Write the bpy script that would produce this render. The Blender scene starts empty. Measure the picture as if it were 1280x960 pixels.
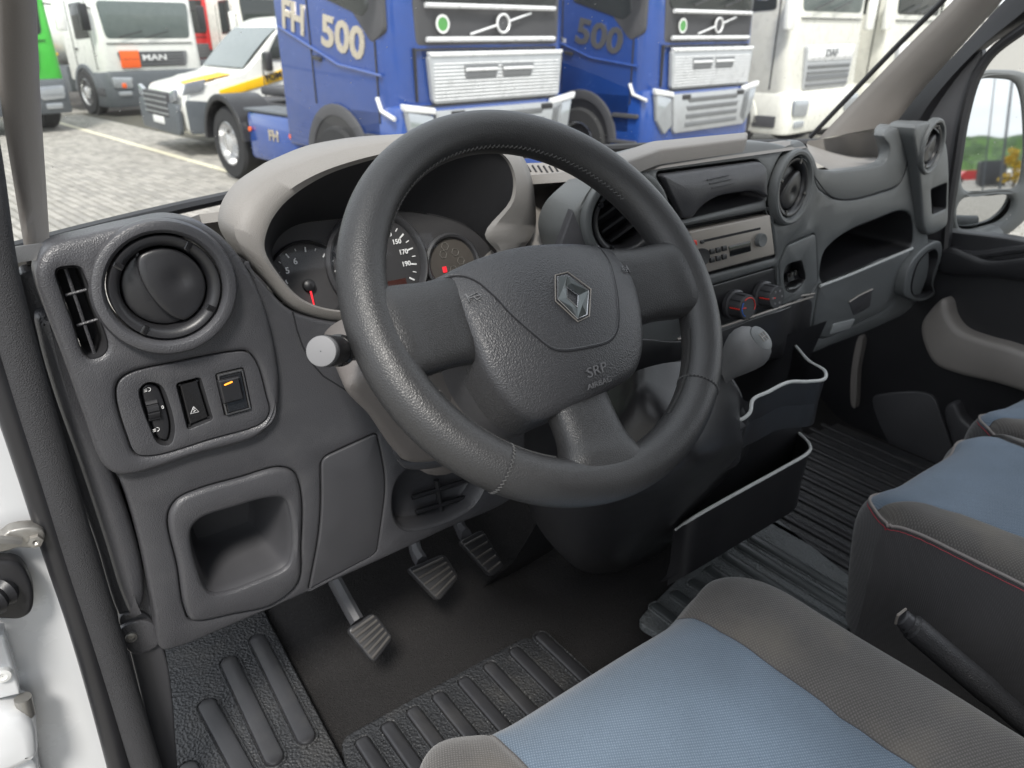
import bpy, bmesh, math, random
import numpy as np
from mathutils import Vector, Matrix, noise
from mathutils.geometry import delaunay_2d_cdt
# ------------------------------------------------------------------ camera, world, sun, exposure
S = bpy.context.scene
COL = S.collection
FPX, HORIZ, HEAD = 940.0, 40.0, math.radians(36.5)
PITCH = math.atan((480 - HORIZ) / FPX)
CAM = np.array([-.44, -.56, 1.80])
_h = np.array([math.sin(HEAD), math.cos(HEAD), 0]); CR = np.array([math.cos(HEAD), -math.sin(HEAD), 0])
CF = _h * math.cos(PITCH) + np.array([0, 0, -math.sin(PITCH)]); CU = _h * math.sin(PITCH) + np.array([0, 0, math.cos(PITCH)])
cd = bpy.data.cameras.new('camera'); cam = bpy.data.objects.new('camera', cd); COL.objects.link(cam)
cam.location = CAM; cam.rotation_euler = (math.pi / 2 - PITCH, 0, -HEAD)
cd.sensor_width = 36; cd.lens = FPX / 1280 * 36; cd.clip_start = .01; cd.clip_end = 3000
cd.dof.use_dof = True; cd.dof.focus_distance = .80; cd.dof.aperture_fstop = 8.0
S.camera = cam
W = bpy.data.worlds.new('World'); S.world = W; W.use_nodes = True
nt = W.node_tree; bg = nt.nodes['Background']
sky = nt.nodes.new('ShaderNodeTexSky'); sky.sky_type = 'NISHITA'; sky.sun_disc = False
SUN_EL, SUN_AZ = 52, 215      # degrees; azimuth clockwise from +Y
sky.sun_elevation = math.radians(SUN_EL); sky.sun_rotation = math.radians(SUN_AZ)
tc = nt.nodes.new('ShaderNodeTexCoord'); mp = nt.nodes.new('ShaderNodeMapping'); mp.inputs['Scale'].default_value = (1, 1, 2.6)
nz = nt.nodes.new('ShaderNodeTexNoise'); nz.inputs['Scale'].default_value = 2.2; nz.inputs['Detail'].default_value = 7; nz.inputs['Roughness'].default_value = .55
rp = nt.nodes.new('ShaderNodeValToRGB'); rp.color_ramp.elements[0].position = .3; rp.color_ramp.elements[1].position = .68
rp.color_ramp.elements[0].color = (5.0, 5.4, 6.0, 1); rp.color_ramp.elements[1].color = (11.0, 11.2, 11.4, 1)
mx = nt.nodes.new('ShaderNodeMixRGB'); mx.inputs[0].default_value = .85
nt.links.new(tc.outputs['Generated'], mp.inputs[0]); nt.links.new(mp.outputs[0], nz.inputs[0]); nt.links.new(nz.outputs['Fac'], rp.inputs[0])
nt.links.new(sky.outputs[0], mx.inputs[1]); nt.links.new(rp.outputs[0], mx.inputs[2]); nt.links.new(mx.outputs[0], bg.inputs[0])
bg.inputs[1].default_value = .12
sl = bpy.data.lights.new('sun', 'SUN'); sl.energy = 2.7; sl.angle = math.radians(12); sl.color = (1, .96, .9)
so = bpy.data.objects.new('sun', sl); COL.objects.link(so)
so.rotation_euler = (math.radians(90 - SUN_EL), 0, math.radians(180 - SUN_AZ)); so.location = (0, 0, 12)
S.view_settings.view_transform = 'Standard'; S.view_settings.look = 'None'; S.view_settings.gamma = 1; S.view_settings.exposure = .82
S.render.engine = 'CYCLES'; S.cycles.max_bounces = 6; S.cycles.transparent_max_bounces = 12

# ------------------------------------------------------------------ measuring: a direction of sight of the photograph met with a plane of the van
def ray(x, y): return CF + CR * ((x - 640) / FPX) + CU * ((480 - y) / FPX)
def atY(x, y, v): r = ray(x, y); return CAM + r * ((v - CAM[1]) / r[1])
def atX(x, y, v): r = ray(x, y); return CAM + r * ((v - CAM[0]) / r[0])
def atZ(x, y, v): r = ray(x, y); return CAM + r * ((v - CAM[2]) / r[2])
def unit(v): v = np.asarray(v, float); return v / np.linalg.norm(v)
class Frame:
    """a working surface: plane o,U,V,N plus a relief H(u,v) along N"""
    def __init__(s, o, N, up=(0, 0, 1), H=None, roll=0):
        s.o = np.asarray(o, float); s.N = unit(N); s.U = unit(np.cross(up, s.N)); s.V = np.cross(s.N, s.U); s.H = H
        if roll:
            c, n = math.cos(roll), math.sin(roll); s.U, s.V = s.U * c + s.V * n, s.V * c - s.U * n
    def to3(s, u, v, h=0): return s.o + s.U * u + s.V * v + s.N * ((s.H(u, v) if s.H else 0) + h)
    def px(s, x, y, h=0):
        r = ray(x, y); k = h
        for i in range(12 if s.H else 1):
            t = ((s.o + s.N * k - CAM) @ s.N) / (r @ s.N); P = CAM + r * t - s.o; u, v = P @ s.U, P @ s.V
            if s.H: k = .5 * k + .5 * (s.H(u, v) + h)
        return (u, v)
    def loop(s, pts, n=10, h=0, sharp=False): 
        q = [s.px(x, y, h) for x, y in pts]
        return ccw(spline(q, n, True)) if not sharp else ccw(q)
def spline(p, n=8, closed=False):
    p = [np.asarray(a, float) for a in p]; out = []; m = len(p)
    for i in range(m if closed else m - 1):
        a, b, c, d = (p[(i - 1) % m], p[i], p[(i + 1) % m], p[(i + 2) % m]) if closed else (p[max(i - 1, 0)], p[i], p[i + 1], p[min(i + 2, m - 1)])
        e1, e2, e3 = [max(np.linalg.norm(y_ - x_), 1e-9) ** .5 for x_, y_ in ((a, b), (b, c), (c, d))]
        if e1 < 1e-4: e1 = e2
        if e3 < 1e-4: e3 = e2
        m1 = (b - a) / e1 - (c - a) / (e1 + e2) + (c - b) / e2; m2 = (c - b) / e2 - (d - b) / (e2 + e3) + (d - c) / e3
        m1 = m1 * e2; m2 = m2 * e2
        if not closed and i == 0: m1 = c - b
        if not closed and i == m - 2: m2 = c - b
        for k in range(n):
            t = k / n; out.append((2 * t**3 - 3 * t**2 + 1) * b + (t**3 - 2 * t**2 + t) * m1 + (-2 * t**3 + 3 * t**2) * c + (t**3 - t**2) * m2)
    if not closed: out.append(p[-1])
    return out
def rpoly(pts, r, n=5):
    """polygon with corners rounded by radius r (number or one per corner)"""
    out = []; m = len(pts)
    for i in range(m):
        a, b, c = (np.asarray(pts[(i + k) % m], float) for k in (-1, 0, 1)); ri = r[i] if isinstance(r, (list, tuple)) else r
        d1, d2 = a - b, c - b; l1, l2 = np.linalg.norm(d1), np.linalg.norm(d2); t = min(ri, .48 * l1, .48 * l2)
        p0, p1 = b + d1 / l1 * t, b + d2 / l2 * t
        for k in range(n + 1): s = k / n; out.append((1 - s)**2 * p0 + 2 * s * (1 - s) * b + s * s * p1)
    return ccw(out)
def area(l): l = np.asarray(l); x, y = l[:, 0], l[:, 1]; return .5 * np.sum(x * np.roll(y, -1) - np.roll(x, -1) * y)
def ccw(l): l = [np.asarray(p, float) for p in l]; return l if area(l) > 0 else l[::-1]
def inset(l, d):
    l = np.asarray(l); e = np.roll(l, -1, 0) - l; e /= np.maximum(np.linalg.norm(e, axis=1, keepdims=True), 1e-9)
    t = e + np.roll(e, 1, 0); t /= np.maximum(np.linalg.norm(t, axis=1, keepdims=True), 1e-9); nrm = np.stack([-t[:, 1], t[:, 0]], 1)
    return list(l + nrm * d)
def circ(cx, cy, r, n=40, ry=None): return [np.array([cx + r * math.cos(2 * math.pi * k / n), cy + (ry or r) * math.sin(2 * math.pi * k / n)]) for k in range(n)]
def inpoly(P, l):
    l = np.asarray(l); x, y = P[:, 0][:, None], P[:, 1][:, None]; x0, y0 = l[:, 0], l[:, 1]; x1, y1 = np.roll(x0, -1), np.roll(y0, -1)
    c = ((y0 > y) != (y1 > y)) & (x < (x1 - x0) * (y - y0) / np.where(y1 == y0, 1e-12, y1 - y0) + x0)
    return c.sum(1) % 2 == 1
# ------------------------------------------------------------------ mesh builders
def cap(bm, fr, outer, holes=(), h=0, grid=None, hf=None, ov=None, hv=None, flip=False):
    """fill between loops; grid = spacing of inner points for relief; hf(u,v) = extra height"""
    hh = lambda u, v: h + (hf(u, v) if hf else 0)
    V2 = [tuple(p) for p in outer]; E = [(i, (i + 1) % len(outer)) for i in range(len(outer))]
    for hl in holes: b = len(V2); V2 += [tuple(p) for p in hl]; E += [(b + i, b + (i + 1) % len(hl)) for i in range(len(hl))]
    nb = len(V2)
    if grid:
        o = np.asarray(outer); g = np.stack(np.meshgrid(np.arange(o[:, 0].min(), o[:, 0].max(), grid), np.arange(o[:, 1].min(), o[:, 1].max(), grid)), -1).reshape(-1, 2)
        k = inpoly(g, inset(outer, grid * .3))
        for hl in holes: k &= ~inpoly(g, inset(hl, -grid * .3))
        V2 += [tuple(p) for p in g[k]]
    v, e, f, ovv, oe, of = delaunay_2d_cdt([Vector(p) for p in V2], E, [], 0, 1e-7)
    P = np.array([tuple(p) for p in v]); c = np.array([P[list(t)].mean(0) for t in f])
    k = inpoly(c, outer)
    for hl in holes: k &= ~inpoly(c, hl)
    pre = {}
    if ov: pre.update({i: ov[i] for i in range(len(outer))})
    if hv:
        b = len(outer)
        for L in hv: pre.update({b + i: L[i] for i in range(len(L))}); b += len(L)
    vm = {}
    for t, ok in zip(f, k):
        if not ok: continue
        q = []
        for i in t:
            if i not in vm:
                src = [j for j in ovv[i] if j in pre] if (ov or hv) else []
                vm[i] = pre[src[0]] if src else bm.verts.new(fr.to3(P[i][0], P[i][1], hh(P[i][0], P[i][1])))
            q.append(vm[i])
        try: bm.faces.new(q if not flip else q[::-1])
        except ValueError: pass
def rings(bm, fr, loop, prof, flip=False, hf=None):
    """loft loop through (inset, height) steps; returns the last ring's verts and 2D loop"""
    prev = None
    for d, h in prof:
        l = inset(loop, d); vs = [bm.verts.new(fr.to3(p[0], p[1], h + (hf(p[0], p[1]) if hf else 0))) for p in l]
        if prev:
            n = len(vs)
            for i in range(n):
                a, b, c, e = prev[i], prev[(i + 1) % n], vs[(i + 1) % n], vs[i]
                try: bm.faces.new((a, b, c, e) if not flip else (e, c, b, a))
                except ValueError: pass
        prev = vs; last = l
    return prev, last
def bevp(b, h, d): return [(0, h - d), (0, h - b), (.1 * b, h - .6 * b), (.35 * b, h - .22 * b), (b, h)]
def plate(fr, outer, holes=(), h=.003, b=.0015, d=.008, grid=None, bm=None, hf=None):
    """a moulded plate standing h above the surface with rounded rims, d deep"""
    bm = bm or bmesh.new()
    ov, ol = rings(bm, fr, outer, bevp(b, h, d), hf=hf); hv = []; hl = []
    for L in holes:
        v_, l_ = rings(bm, fr, L, [(-i, z) for i, z in bevp(b, h, d)], flip=True, hf=hf); hv.append(v_); hl.append(l_)
    cap(bm, fr, ol, hl, h, grid, hf, ov, hv)
    return bm
def basin(fr, loop, prof, bm=None, capit=True, grid=None):
    """recess: prof of (inset, height), going down; closed by a floor"""
    bm = bm or bmesh.new(); v_, l_ = rings(bm, fr, loop, prof)
    if capit: cap(bm, fr, l_, (), prof[-1][1], grid, ov=v_)
    return bm
def strip(bm, A, B, flip=False):
    for i in range(len(A) - 1):
        q = (A[i], A[i + 1], B[i + 1], B[i]); bm.faces.new(q if not flip else q[::-1])
def loft(rows, bm=None, closed=False, caps=False, flip=False):
    """rows of 3D points -> skin"""
    bm = bm or bmesh.new(); R = [[bm.verts.new(p) for p in r] for r in rows]
    for a, b in zip(R, R[1:]):
        n = len(a)
        for i in range(n if closed else n - 1):
            q = (a[i], a[(i + 1) % n], b[(i + 1) % n], b[i])
            try: bm.faces.new(q if not flip else q[::-1])
            except ValueError: pass
    if caps:
        for r, fl in ((R[0], True), (R[-1], False)):
            try: bm.faces.new(r[::-1] if fl != flip else r)
            except ValueError: pass
    return bm
def tube(pts, r, seg=10, bm=None, caps=True, sy=1, up=None):
    bm = bm or bmesh.new(); pts = [np.asarray(p, float) for p in pts]; n = len(pts); rows = []
    nrm = None
    for i in range(n):
        t = unit(pts[min(i + 1, n - 1)] - pts[max(i - 1, 0)])
        if nrm is None: nrm = np.asarray(up, float) if up is not None else (np.array([0, 0, 1.]) if abs(t[2]) < .9 else np.array([1., 0, 0]))
        nrm = unit(nrm - t * (nrm @ t)); bi = np.cross(t, nrm); ri = r[i] if hasattr(r, '__len__') else r
        rows.append([pts[i] + (nrm * math.sin(a) * sy + bi * math.cos(a)) * ri for a in (2 * math.pi * k / seg for k in range(seg))])
    return loft(rows, bm, closed=True, caps=caps)
def lathe(fr, prof, seg=32, bm=None, c=(0, 0), sy=1, caps=True, rot=0):
    """prof of (radius, height) about the frame's normal"""
    bm = bm or bmesh.new(); rows = [[fr.to3(c[0] + r * math.cos(a), c[1] + r * sy * math.sin(a), h) for a in (rot + 2 * math.pi * k / seg for k in range(seg))] for r, h in prof]
    return loft(rows, bm, closed=True, caps=caps)
def box(bm, c, s, M=None, b=0):
    """box of centre c and size s; M (3x3 rows as axes) turns it about c"""
    A = np.eye(3) if M is None else np.asarray(M); c = np.asarray(c, float); hx, hy, hz = (x / 2 for x in s)
    if not b:
        v = [bm.verts.new(c + A.T @ np.array([x * hx, y * hy, z * hz])) for x in (-1, 1) for y in (-1, 1) for z in (-1, 1)]
        for q in ((0, 1, 3, 2), (4, 6, 7, 5), (0, 4, 5, 1), (2, 3, 7, 6), (0, 2, 6, 4), (1, 5, 7, 3)): bm.faces.new([v[i] for i in q])
        return bm
    l = rpoly([(-hx, -hy), (hx, -hy), (hx, hy), (-hx, hy)], b * 1.5, 3)
    rows = [[c + A.T @ np.array([p[0], p[1], z]) for p in inset(l, d)] for d, z in ((b, -hz), (.3 * b, -hz + .3 * b), (0, -hz + b), (0, hz - b), (.3 * b, hz - .3 * b), (b, hz))]
    return loft(rows, bm, closed=True, caps=True)
def obj(name, bm, m, parent=None, smooth=True, ang=38):
    bmesh.ops.remove_doubles(bm, verts=bm.verts, dist=1e-6)
    bmesh.ops.recalc_face_normals(bm, faces=bm.faces)
    me = bpy.data.meshes.new(name); bm.to_mesh(me); bm.free()
    for x in (m if isinstance(m, (list, tuple)) else [m]): me.materials.append(x)
    if smooth: me.polygons.foreach_set('use_smooth', [True] * len(me.polygons)); me.set_sharp_from_angle(angle=math.radians(ang))
    o = bpy.data.objects.new(name, me); COL.objects.link(o)
    if parent: o.parent = parent; o.matrix_parent_inverse = parent.matrix_basis.inverted()
    return o
def tag(o, label, cat, group=None):
    o['label'] = label; o['category'] = cat
    if group: o['group'] = group
    return o
def thing(name, loc, label, cat, group=None, rz=0):
    o = bpy.data.objects.new(name, None); o.location = loc; o.rotation_euler = (0, 0, rz); o.empty_display_size = .1; COL.objects.link(o); return tag(o, label, cat, group)
def struct(o): o['kind'] = 'structure'; return o
def stuff(o): o['kind'] = 'stuff'; return o
def dup(o, parent=None, off=None):
    c = o.copy(); COL.objects.link(c); c.parent = parent
    for ch in [x for x in o.children]: dup(ch, c)
    return c
_txt = {}
def text(s, size, fr, u, v, h=.0004, ext=.0003, m=None, parent=None, name='lettering', ang=0, shear=0, bold=0, sx=1, align='CENTER'):
    cu = bpy.data.curves.new('t', 'FONT'); cu.body = s; cu.size = size; cu.extrude = ext; cu.align_x = align; cu.align_y = 'CENTER'; cu.shear = shear; cu.offset = bold; cu.resolution_u = 3
    o = bpy.data.objects.new('t', cu); COL.objects.link(o); dg = bpy.context.evaluated_depsgraph_get(); dg.update()
    me = bpy.data.meshes.new_from_object(o.evaluated_get(dg)); bpy.data.objects.remove(o); me.name = name
    ca, sa = math.cos(ang), math.sin(ang)
    for w in me.vertices:
        x, y, z = w.co; x *= sx; w.co = fr.to3(u + x * ca - y * sa, v + x * sa + y * ca, h + z)
    me.materials.clear(); me.materials.append(m); q = bpy.data.objects.new(name, me); COL.objects.link(q)
    if parent: q.parent = parent; q.matrix_parent_inverse = parent.matrix_basis.inverted()
    return q
# ------------------------------------------------------------------ materials
def mat(name, col, rough=.6, metal=0, grain=None, wear=None, coat=0, spec=.5, sheen=0, alpha=None, emit=None, vary=.06):
    """grain=(kind, scale, strength, distance); wear=(colour, scale, amount)"""
    m = bpy.data.materials.new(name); m.use_nodes = True; t = m.node_tree; N, L = t.nodes, t.links; b = N['Principled BSDF']
    b.inputs['Roughness'].default_value = rough; b.inputs['Metallic'].default_value = metal; b.inputs['Coat Weight'].default_value = coat
    b.inputs['Specular IOR Level'].default_value = spec; b.inputs['Sheen Weight'].default_value = sheen
    tcn = N.new('ShaderNodeTexCoord'); n = N.new('ShaderNodeTexNoise'); n.inputs['Scale'].default_value = 9; n.inputs['Detail'].default_value = 5; L.new(tcn.outputs['Object'], n.inputs[0])
    mr = N.new('ShaderNodeMapRange'); mr.inputs[1].default_value = .3; mr.inputs[2].default_value = .7; mr.inputs[3].default_value = 1 - vary; mr.inputs[4].default_value = 1 + vary; L.new(n.outputs['Fac'], mr.inputs[0])
    ml = N.new('ShaderNodeVectorMath'); ml.operation = 'SCALE'; ml.inputs[0].default_value = col[:3]; L.new(mr.outputs[0], ml.inputs['Scale']); out = ml.outputs[0]
    if wear:
        w = N.new('ShaderNodeTexNoise'); w.inputs['Scale'].default_value = wear[1]; w.inputs['Detail'].default_value = 8; w.inputs['Roughness'].default_value = .65; L.new(tcn.outputs['Object'], w.inputs[0])
        wr = N.new('ShaderNodeMapRange'); wr.inputs[1].default_value = .5; wr.inputs[2].default_value = .8; wr.inputs[4].default_value = wear[2]; L.new(w.outputs['Fac'], wr.inputs[0])
        mxx = N.new('ShaderNodeMixRGB'); L.new(wr.outputs[0], mxx.inputs[0]); L.new(out, mxx.inputs[1]); mxx.inputs[2].default_value = (*wear[0], 1); out = mxx.outputs[0]
    L.new(out, b.inputs['Base Color'])
    rr = N.new('ShaderNodeMapRange'); rr.inputs[1].default_value = .3; rr.inputs[2].default_value = .7; rr.inputs[3].default_value = max(rough - .06, .02); rr.inputs[4].default_value = min(rough + .06, 1); L.new(n.outputs['Fac'], rr.inputs[0]); L.new(rr.outputs[0], b.inputs['Roughness'])
    if grain:
        k, sc, st, di = grain
        if k == 'v': g = N.new('ShaderNodeTexVoronoi'); g.feature = 'SMOOTH_F1'; g.inputs['Scale'].default_value = sc; go = g.outputs['Distance']
        elif k == 'l': g = N.new('ShaderNodeTexVoronoi'); g.feature = 'DISTANCE_TO_EDGE'; g.inputs['Scale'].default_value = sc; go = g.outputs['Distance']
        else: g = N.new('ShaderNodeTexNoise'); g.inputs['Scale'].default_value = sc; g.inputs['Detail'].default_value = 3; go = g.outputs['Fac']
        L.new(tcn.outputs['Object'], g.inputs['Vector'])
        if k == 'l': c = N.new('ShaderNodeMath'); c.operation = 'MINIMUM'; c.inputs[1].default_value = .25; L.new(go, c.inputs[0]); go = c.outputs[0]
        bp = N.new('ShaderNodeBump'); bp.inputs['Strength'].default_value = st; bp.inputs['Distance'].default_value = di; L.new(go, bp.inputs['Height']); L.new(bp.outputs[0], b.inputs['Normal'])
    if emit: b.inputs['Emission Color'].default_value = (*emit[0], 1); b.inputs['Emission Strength'].default_value = emit[1]
    return m
def weave(name, c1, c2, scale, ang=0, stain=None):
    m = mat(name, c1, .92, sheen=.25, spec=.15); t = m.node_tree; N, L = t.nodes, t.links; b = N['Principled BSDF']
    tcn = next(n for n in N if n.type == 'TEX_COORD'); mpn = N.new('ShaderNodeMapping'); mpn.inputs['Rotation'].default_value = (0, 0, ang); L.new(tcn.outputs['Object'], mpn.inputs[0])
    a = N.new('ShaderNodeTexWave'); a.inputs['Scale'].default_value = scale; a.inputs['Distortion'].default_value = .6; a.inputs['Detail Scale'].default_value = 30; a.bands_direction = 'X'; L.new(mpn.outputs[0], a.inputs[0])
    c = N.new('ShaderNodeTexWave'); c.inputs['Scale'].default_value = scale * .8; c.inputs['Distortion'].default_value = .6; c.inputs['Detail Scale'].default_value = 30; c.bands_direction = 'Y'; L.new(mpn.outputs[0], c.inputs[0])
    mu = N.new('ShaderNodeMath'); mu.operation = 'MULTIPLY'; L.new(a.outputs['Fac'], mu.inputs[0]); L.new(c.outputs['Fac'], mu.inputs[1])
    fz = N.new('ShaderNodeTexNoise'); fz.inputs['Scale'].default_value = 700; fz.inputs['Detail'].default_value = 2; L.new(tcn.outputs['Object'], fz.inputs[0])
    ad = N.new('ShaderNodeMath'); ad.operation = 'ADD'; L.new(mu.outputs[0], ad.inputs[0]); L.new(fz.outputs['Fac'], ad.inputs[1])
    r = N.new('ShaderNodeMapRange'); r.inputs[1].default_value = .2; r.inputs[2].default_value = 1.3; L.new(ad.outputs[0], r.inputs[0])
    x = N.new('ShaderNodeMixRGB'); x.inputs[1].default_value = (*c1, 1); x.inputs[2].default_value = (*c2, 1); L.new(r.outputs[0], x.inputs[0]); out = x.outputs[0]
    bl = N.new('ShaderNodeTexNoise'); bl.inputs['Scale'].default_value = 7; bl.inputs['Detail'].default_value = 7; L.new(tcn.outputs['Object'], bl.inputs[0])
    br = N.new('ShaderNodeMapRange'); br.inputs[1].default_value = .3; br.inputs[2].default_value = .7; br.inputs[3].default_value = .86; br.inputs[4].default_value = 1.14; L.new(bl.outputs['Fac'], br.inputs[0])
    sc = N.new('ShaderNodeVectorMath'); sc.operation = 'SCALE'; L.new(out, sc.inputs[0]); L.new(br.outputs[0], sc.inputs['Scale']); out = sc.outputs[0]
    if stain:
        s2 = N.new('ShaderNodeTexNoise'); s2.inputs['Scale'].default_value = 9; s2.inputs['Detail'].default_value = 6; L.new(tcn.outputs['Object'], s2.inputs[0])
        s3 = N.new('ShaderNodeMapRange'); s3.inputs[1].default_value = .48; s3.inputs[2].default_value = .72; s3.inputs[4].default_value = .55; L.new(s2.outputs['Fac'], s3.inputs[0])
        s4 = N.new('ShaderNodeMixRGB'); L.new(s3.outputs[0], s4.inputs[0]); L.new(out, s4.inputs[1]); s4.inputs[2].default_value = (*stain, 1); out = s4.outputs[0]
    L.new(out, b.inputs['Base Color'])
    bp = N.new('ShaderNodeBump'); bp.inputs['Strength'].default_value = .5; bp.inputs['Distance'].default_value = .0006; L.new(ad.outputs[0], bp.inputs['Height']); L.new(bp.outputs[0], b.inputs['Normal'])
    return m
def pane(name, tint=(1, 1, 1), refl=.08, dust=0):
    """thin clear sheet: passes light straight, mirrors a little more at grazing angles"""
    m = bpy.data.materials.new(name); m.use_nodes = True; t = m.node_tree; N, L = t.nodes, t.links; N.remove(N['Principled BSDF']); o = N['Material Output']
    tr = N.new('ShaderNodeBsdfTransparent'); tr.inputs[0].default_value = (*tint, 1); g = N.new('ShaderNodeBsdfGlossy'); g.inputs['Roughness'].default_value = .02
    lw = N.new('ShaderNodeLayerWeight'); lw.inputs[0].default_value = .25; mu = N.new('ShaderNodeMath'); mu.operation = 'MULTIPLY_ADD'; mu.inputs[1].default_value = refl * 2; mu.inputs[2].default_value = refl * .3
    L.new(lw.outputs['Fresnel'], mu.inputs[0]); x = N.new('ShaderNodeMixShader'); L.new(mu.outputs[0], x.inputs[0]); L.new(tr.outputs[0], x.inputs[1]); L.new(g.outputs[0], x.inputs[2]); out = x.outputs[0]
    if dust:
        tcn = N.new('ShaderNodeTexCoord'); v = N.new('ShaderNodeTexVoronoi'); v.inputs['Scale'].default_value = 38; L.new(tcn.outputs['Object'], v.inputs[0])
        n = N.new('ShaderNodeMath'); n.operation = 'LESS_THAN'; n.inputs[1].default_value = .055; L.new(v.outputs['Distance'], n.inputs[0])
        ns = N.new('ShaderNodeTexNoise'); ns.inputs['Scale'].default_value = 6; ns.inputs['Detail'].default_value = 8; L.new(tcn.outputs['Object'], ns.inputs[0])
        q = N.new('ShaderNodeMapRange'); q.inputs[1].default_value = .45; q.inputs[2].default_value = .8; q.inputs[3].default_value = dust * .4; q.inputs[4].default_value = dust * 2; L.new(ns.outputs['Fac'], q.inputs[0])
        q2 = N.new('ShaderNodeMath'); q2.operation = 'MULTIPLY_ADD'; q2.inputs[1].default_value = .35; L.new(n.outputs[0], q2.inputs[0]); L.new(q.outputs[0], q2.inputs[2])
        d = N.new('ShaderNodeBsdfDiffuse'); d.inputs[0].default_value = (.8, .8, .78, 1); y = N.new('ShaderNodeMixShader'); L.new(q2.outputs[0], y.inputs[0]); L.new(out, y.inputs[1]); L.new(d.outputs[0], y.inputs[2]); out = y.outputs[0]
    L.new(out, o.inputs[0]); return m
M = dict(
    dark=mat('charcoal_plastic', (.056, .056, .061), .37, grain=('v', 900, .6, .0008), wear=((.11, .11, .11), 30, .25)),
    dark2=mat('charcoal_smooth_plastic', (.048, .048, .052), .42, grain=('n', 900, .25, .0004)),
    mid=mat('slate_plastic', (.104, .110, .111), .44, grain=('v', 900, .4, .0006)),
    black=mat('black_plastic', (.018, .018, .020), .38, grain=('n', 700, .2, .0004)),
    gloss=mat('gloss_black', (.012, .012, .013), .12),
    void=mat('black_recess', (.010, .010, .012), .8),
    beige=mat('warm_grey_plastic', (.205, .193, .181), .58, grain=('v', 900, .45, .0007)),
    beige2=mat('warm_grey_smooth', (.20, .185, .172), .5, grain=('n', 500, .35, .0007)),
    leather=mat('wheel_leather', (.026, .026, .027), .40, grain=('l', 460, .45, .0012)),
    pad=mat('airbag_cover', (.044, .044, .047), .40, grain=('v', 780, .6, .0009)),
    thread=mat('thread', (.05, .05, .05), .7),
    chrome=mat('satin_chrome', (.5, .5, .52), .22, 1), silver=mat('silver_plastic', (.27, .245, .22), .38, .25), cowl=mat('cowl_plastic_shaded', (.115, .105, .10), .5, grain=('n', 500, .35, .0007)),  # cowl: the warm grey darkened in its colour for the shade under the wheel
    steel=mat('worn_steel', (.35, .34, .32), .45, .8, wear=((.1, .08, .06), 40, .6)),
    rubber=mat('rubber_mat', (.028, .029, .031), .45, grain=('v', 260, .9, .003), wear=((.10, .09, .075), 9, .35)),
    rubber2=mat('rubber_mat_lightened', (.115, .124, .127), .5, grain=('v', 260, .9, .003), wear=((.10, .095, .085), 9, .35)), rib2=mat('rubber_rib_centre', (.050, .055, .057), .36, grain=('n', 500, .2, .0005)), rib=mat('rubber_rib', (.022, .022, .024), .38, grain=('n', 500, .2, .0005), wear=((.09, .085, .075), 14, .3)),  # centre mat sheet is paler in colour, to offset the shade under the trays
    carpet=mat('floor_carpet', (.021, .020, .020), .95, spec=.15, grain=('n', 420, 1, .004), wear=((.045, .043, .042), 300, .8)),
    seal=mat('rubber_seal', (.034, .034, .037), .75, grain=('n', 900, 1, .002)),
    seal2=mat('seal_lip', (.016, .016, .018), .4),
    white=mat('white_paint', (.60, .61, .62), .25, coat=.5, vary=.02, wear=((.55, .54, .5), 5, .2)),
    whitep=mat('white_plastic', (.72, .72, .70), .45),
    blue_f=weave('blue_fabric', (.070, .098, .135), (.155, .20, .255), 120, .5),
    grey_f=weave('grey_fabric', (.055, .052, .050), (.125, .118, .113), 120, .5, stain=(.155, .138, .115)),
    side_f=weave('dark_fabric', (.055, .053, .055), (.070, .068, .070), 170, .78),
    piping=mat('seat_piping', (.22, .20, .19), .6), red_t=mat('red_thread', (.42, .04, .06), .7),
    red=mat('red_paint', (.65, .03, .02), .4), orange=mat('orange_lamp', (.9, .3, .02), .4, emit=((1, .35, .05), .8)), ink=mat('white_ink', (.75, .75, .75), .5),
    ink2=mat('grey_ink', (.16, .16, .165), .5), dial=mat('dial_face', (.035, .034, .036), .5), needle=mat('needle_red', (.8, .02, .03), .4, emit=((1, .03, .05), .35)),
    lens=pane('gauge_lens', refl=.05), glass=pane('window_glass', (.97, .985, .975), .03, dust=.020), screen=mat('display', (.01, .011, .012), .15))
# ------------------------------------------------------------------ dashboard
def sm(x, a, b): t = min(max((x - a) / (b - a), 0), 1); return t * t * (3 - 2 * t)
def fdep(x, z):
    y = .215 - .062 * sm(x, .10, .30) * (1 - sm(x, .66, .84))
    if z > 1.60: y += 6 * (z - 1.60)**2
    if z < 1.32 and x > .15: y += .9 * (1.32 - z)**2
    if z < 1.22 and x <= .15: y += .6 * (1.22 - z)**2
    return y
FA = Frame((0, 0, 0), (0, -1, 0), H=lambda u, v: -fdep(u, v))
dash = thing('dashboard', (.45, .45, 1.2), 'charcoal and warm grey van dashboard reaching from door to door behind the steering wheel', 'dashboard')
def PL(name, fr, outer, holes=(), m='dark', parent=dash, **k): return obj(name, plate(fr, outer, holes, **k), M[m], parent)
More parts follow.
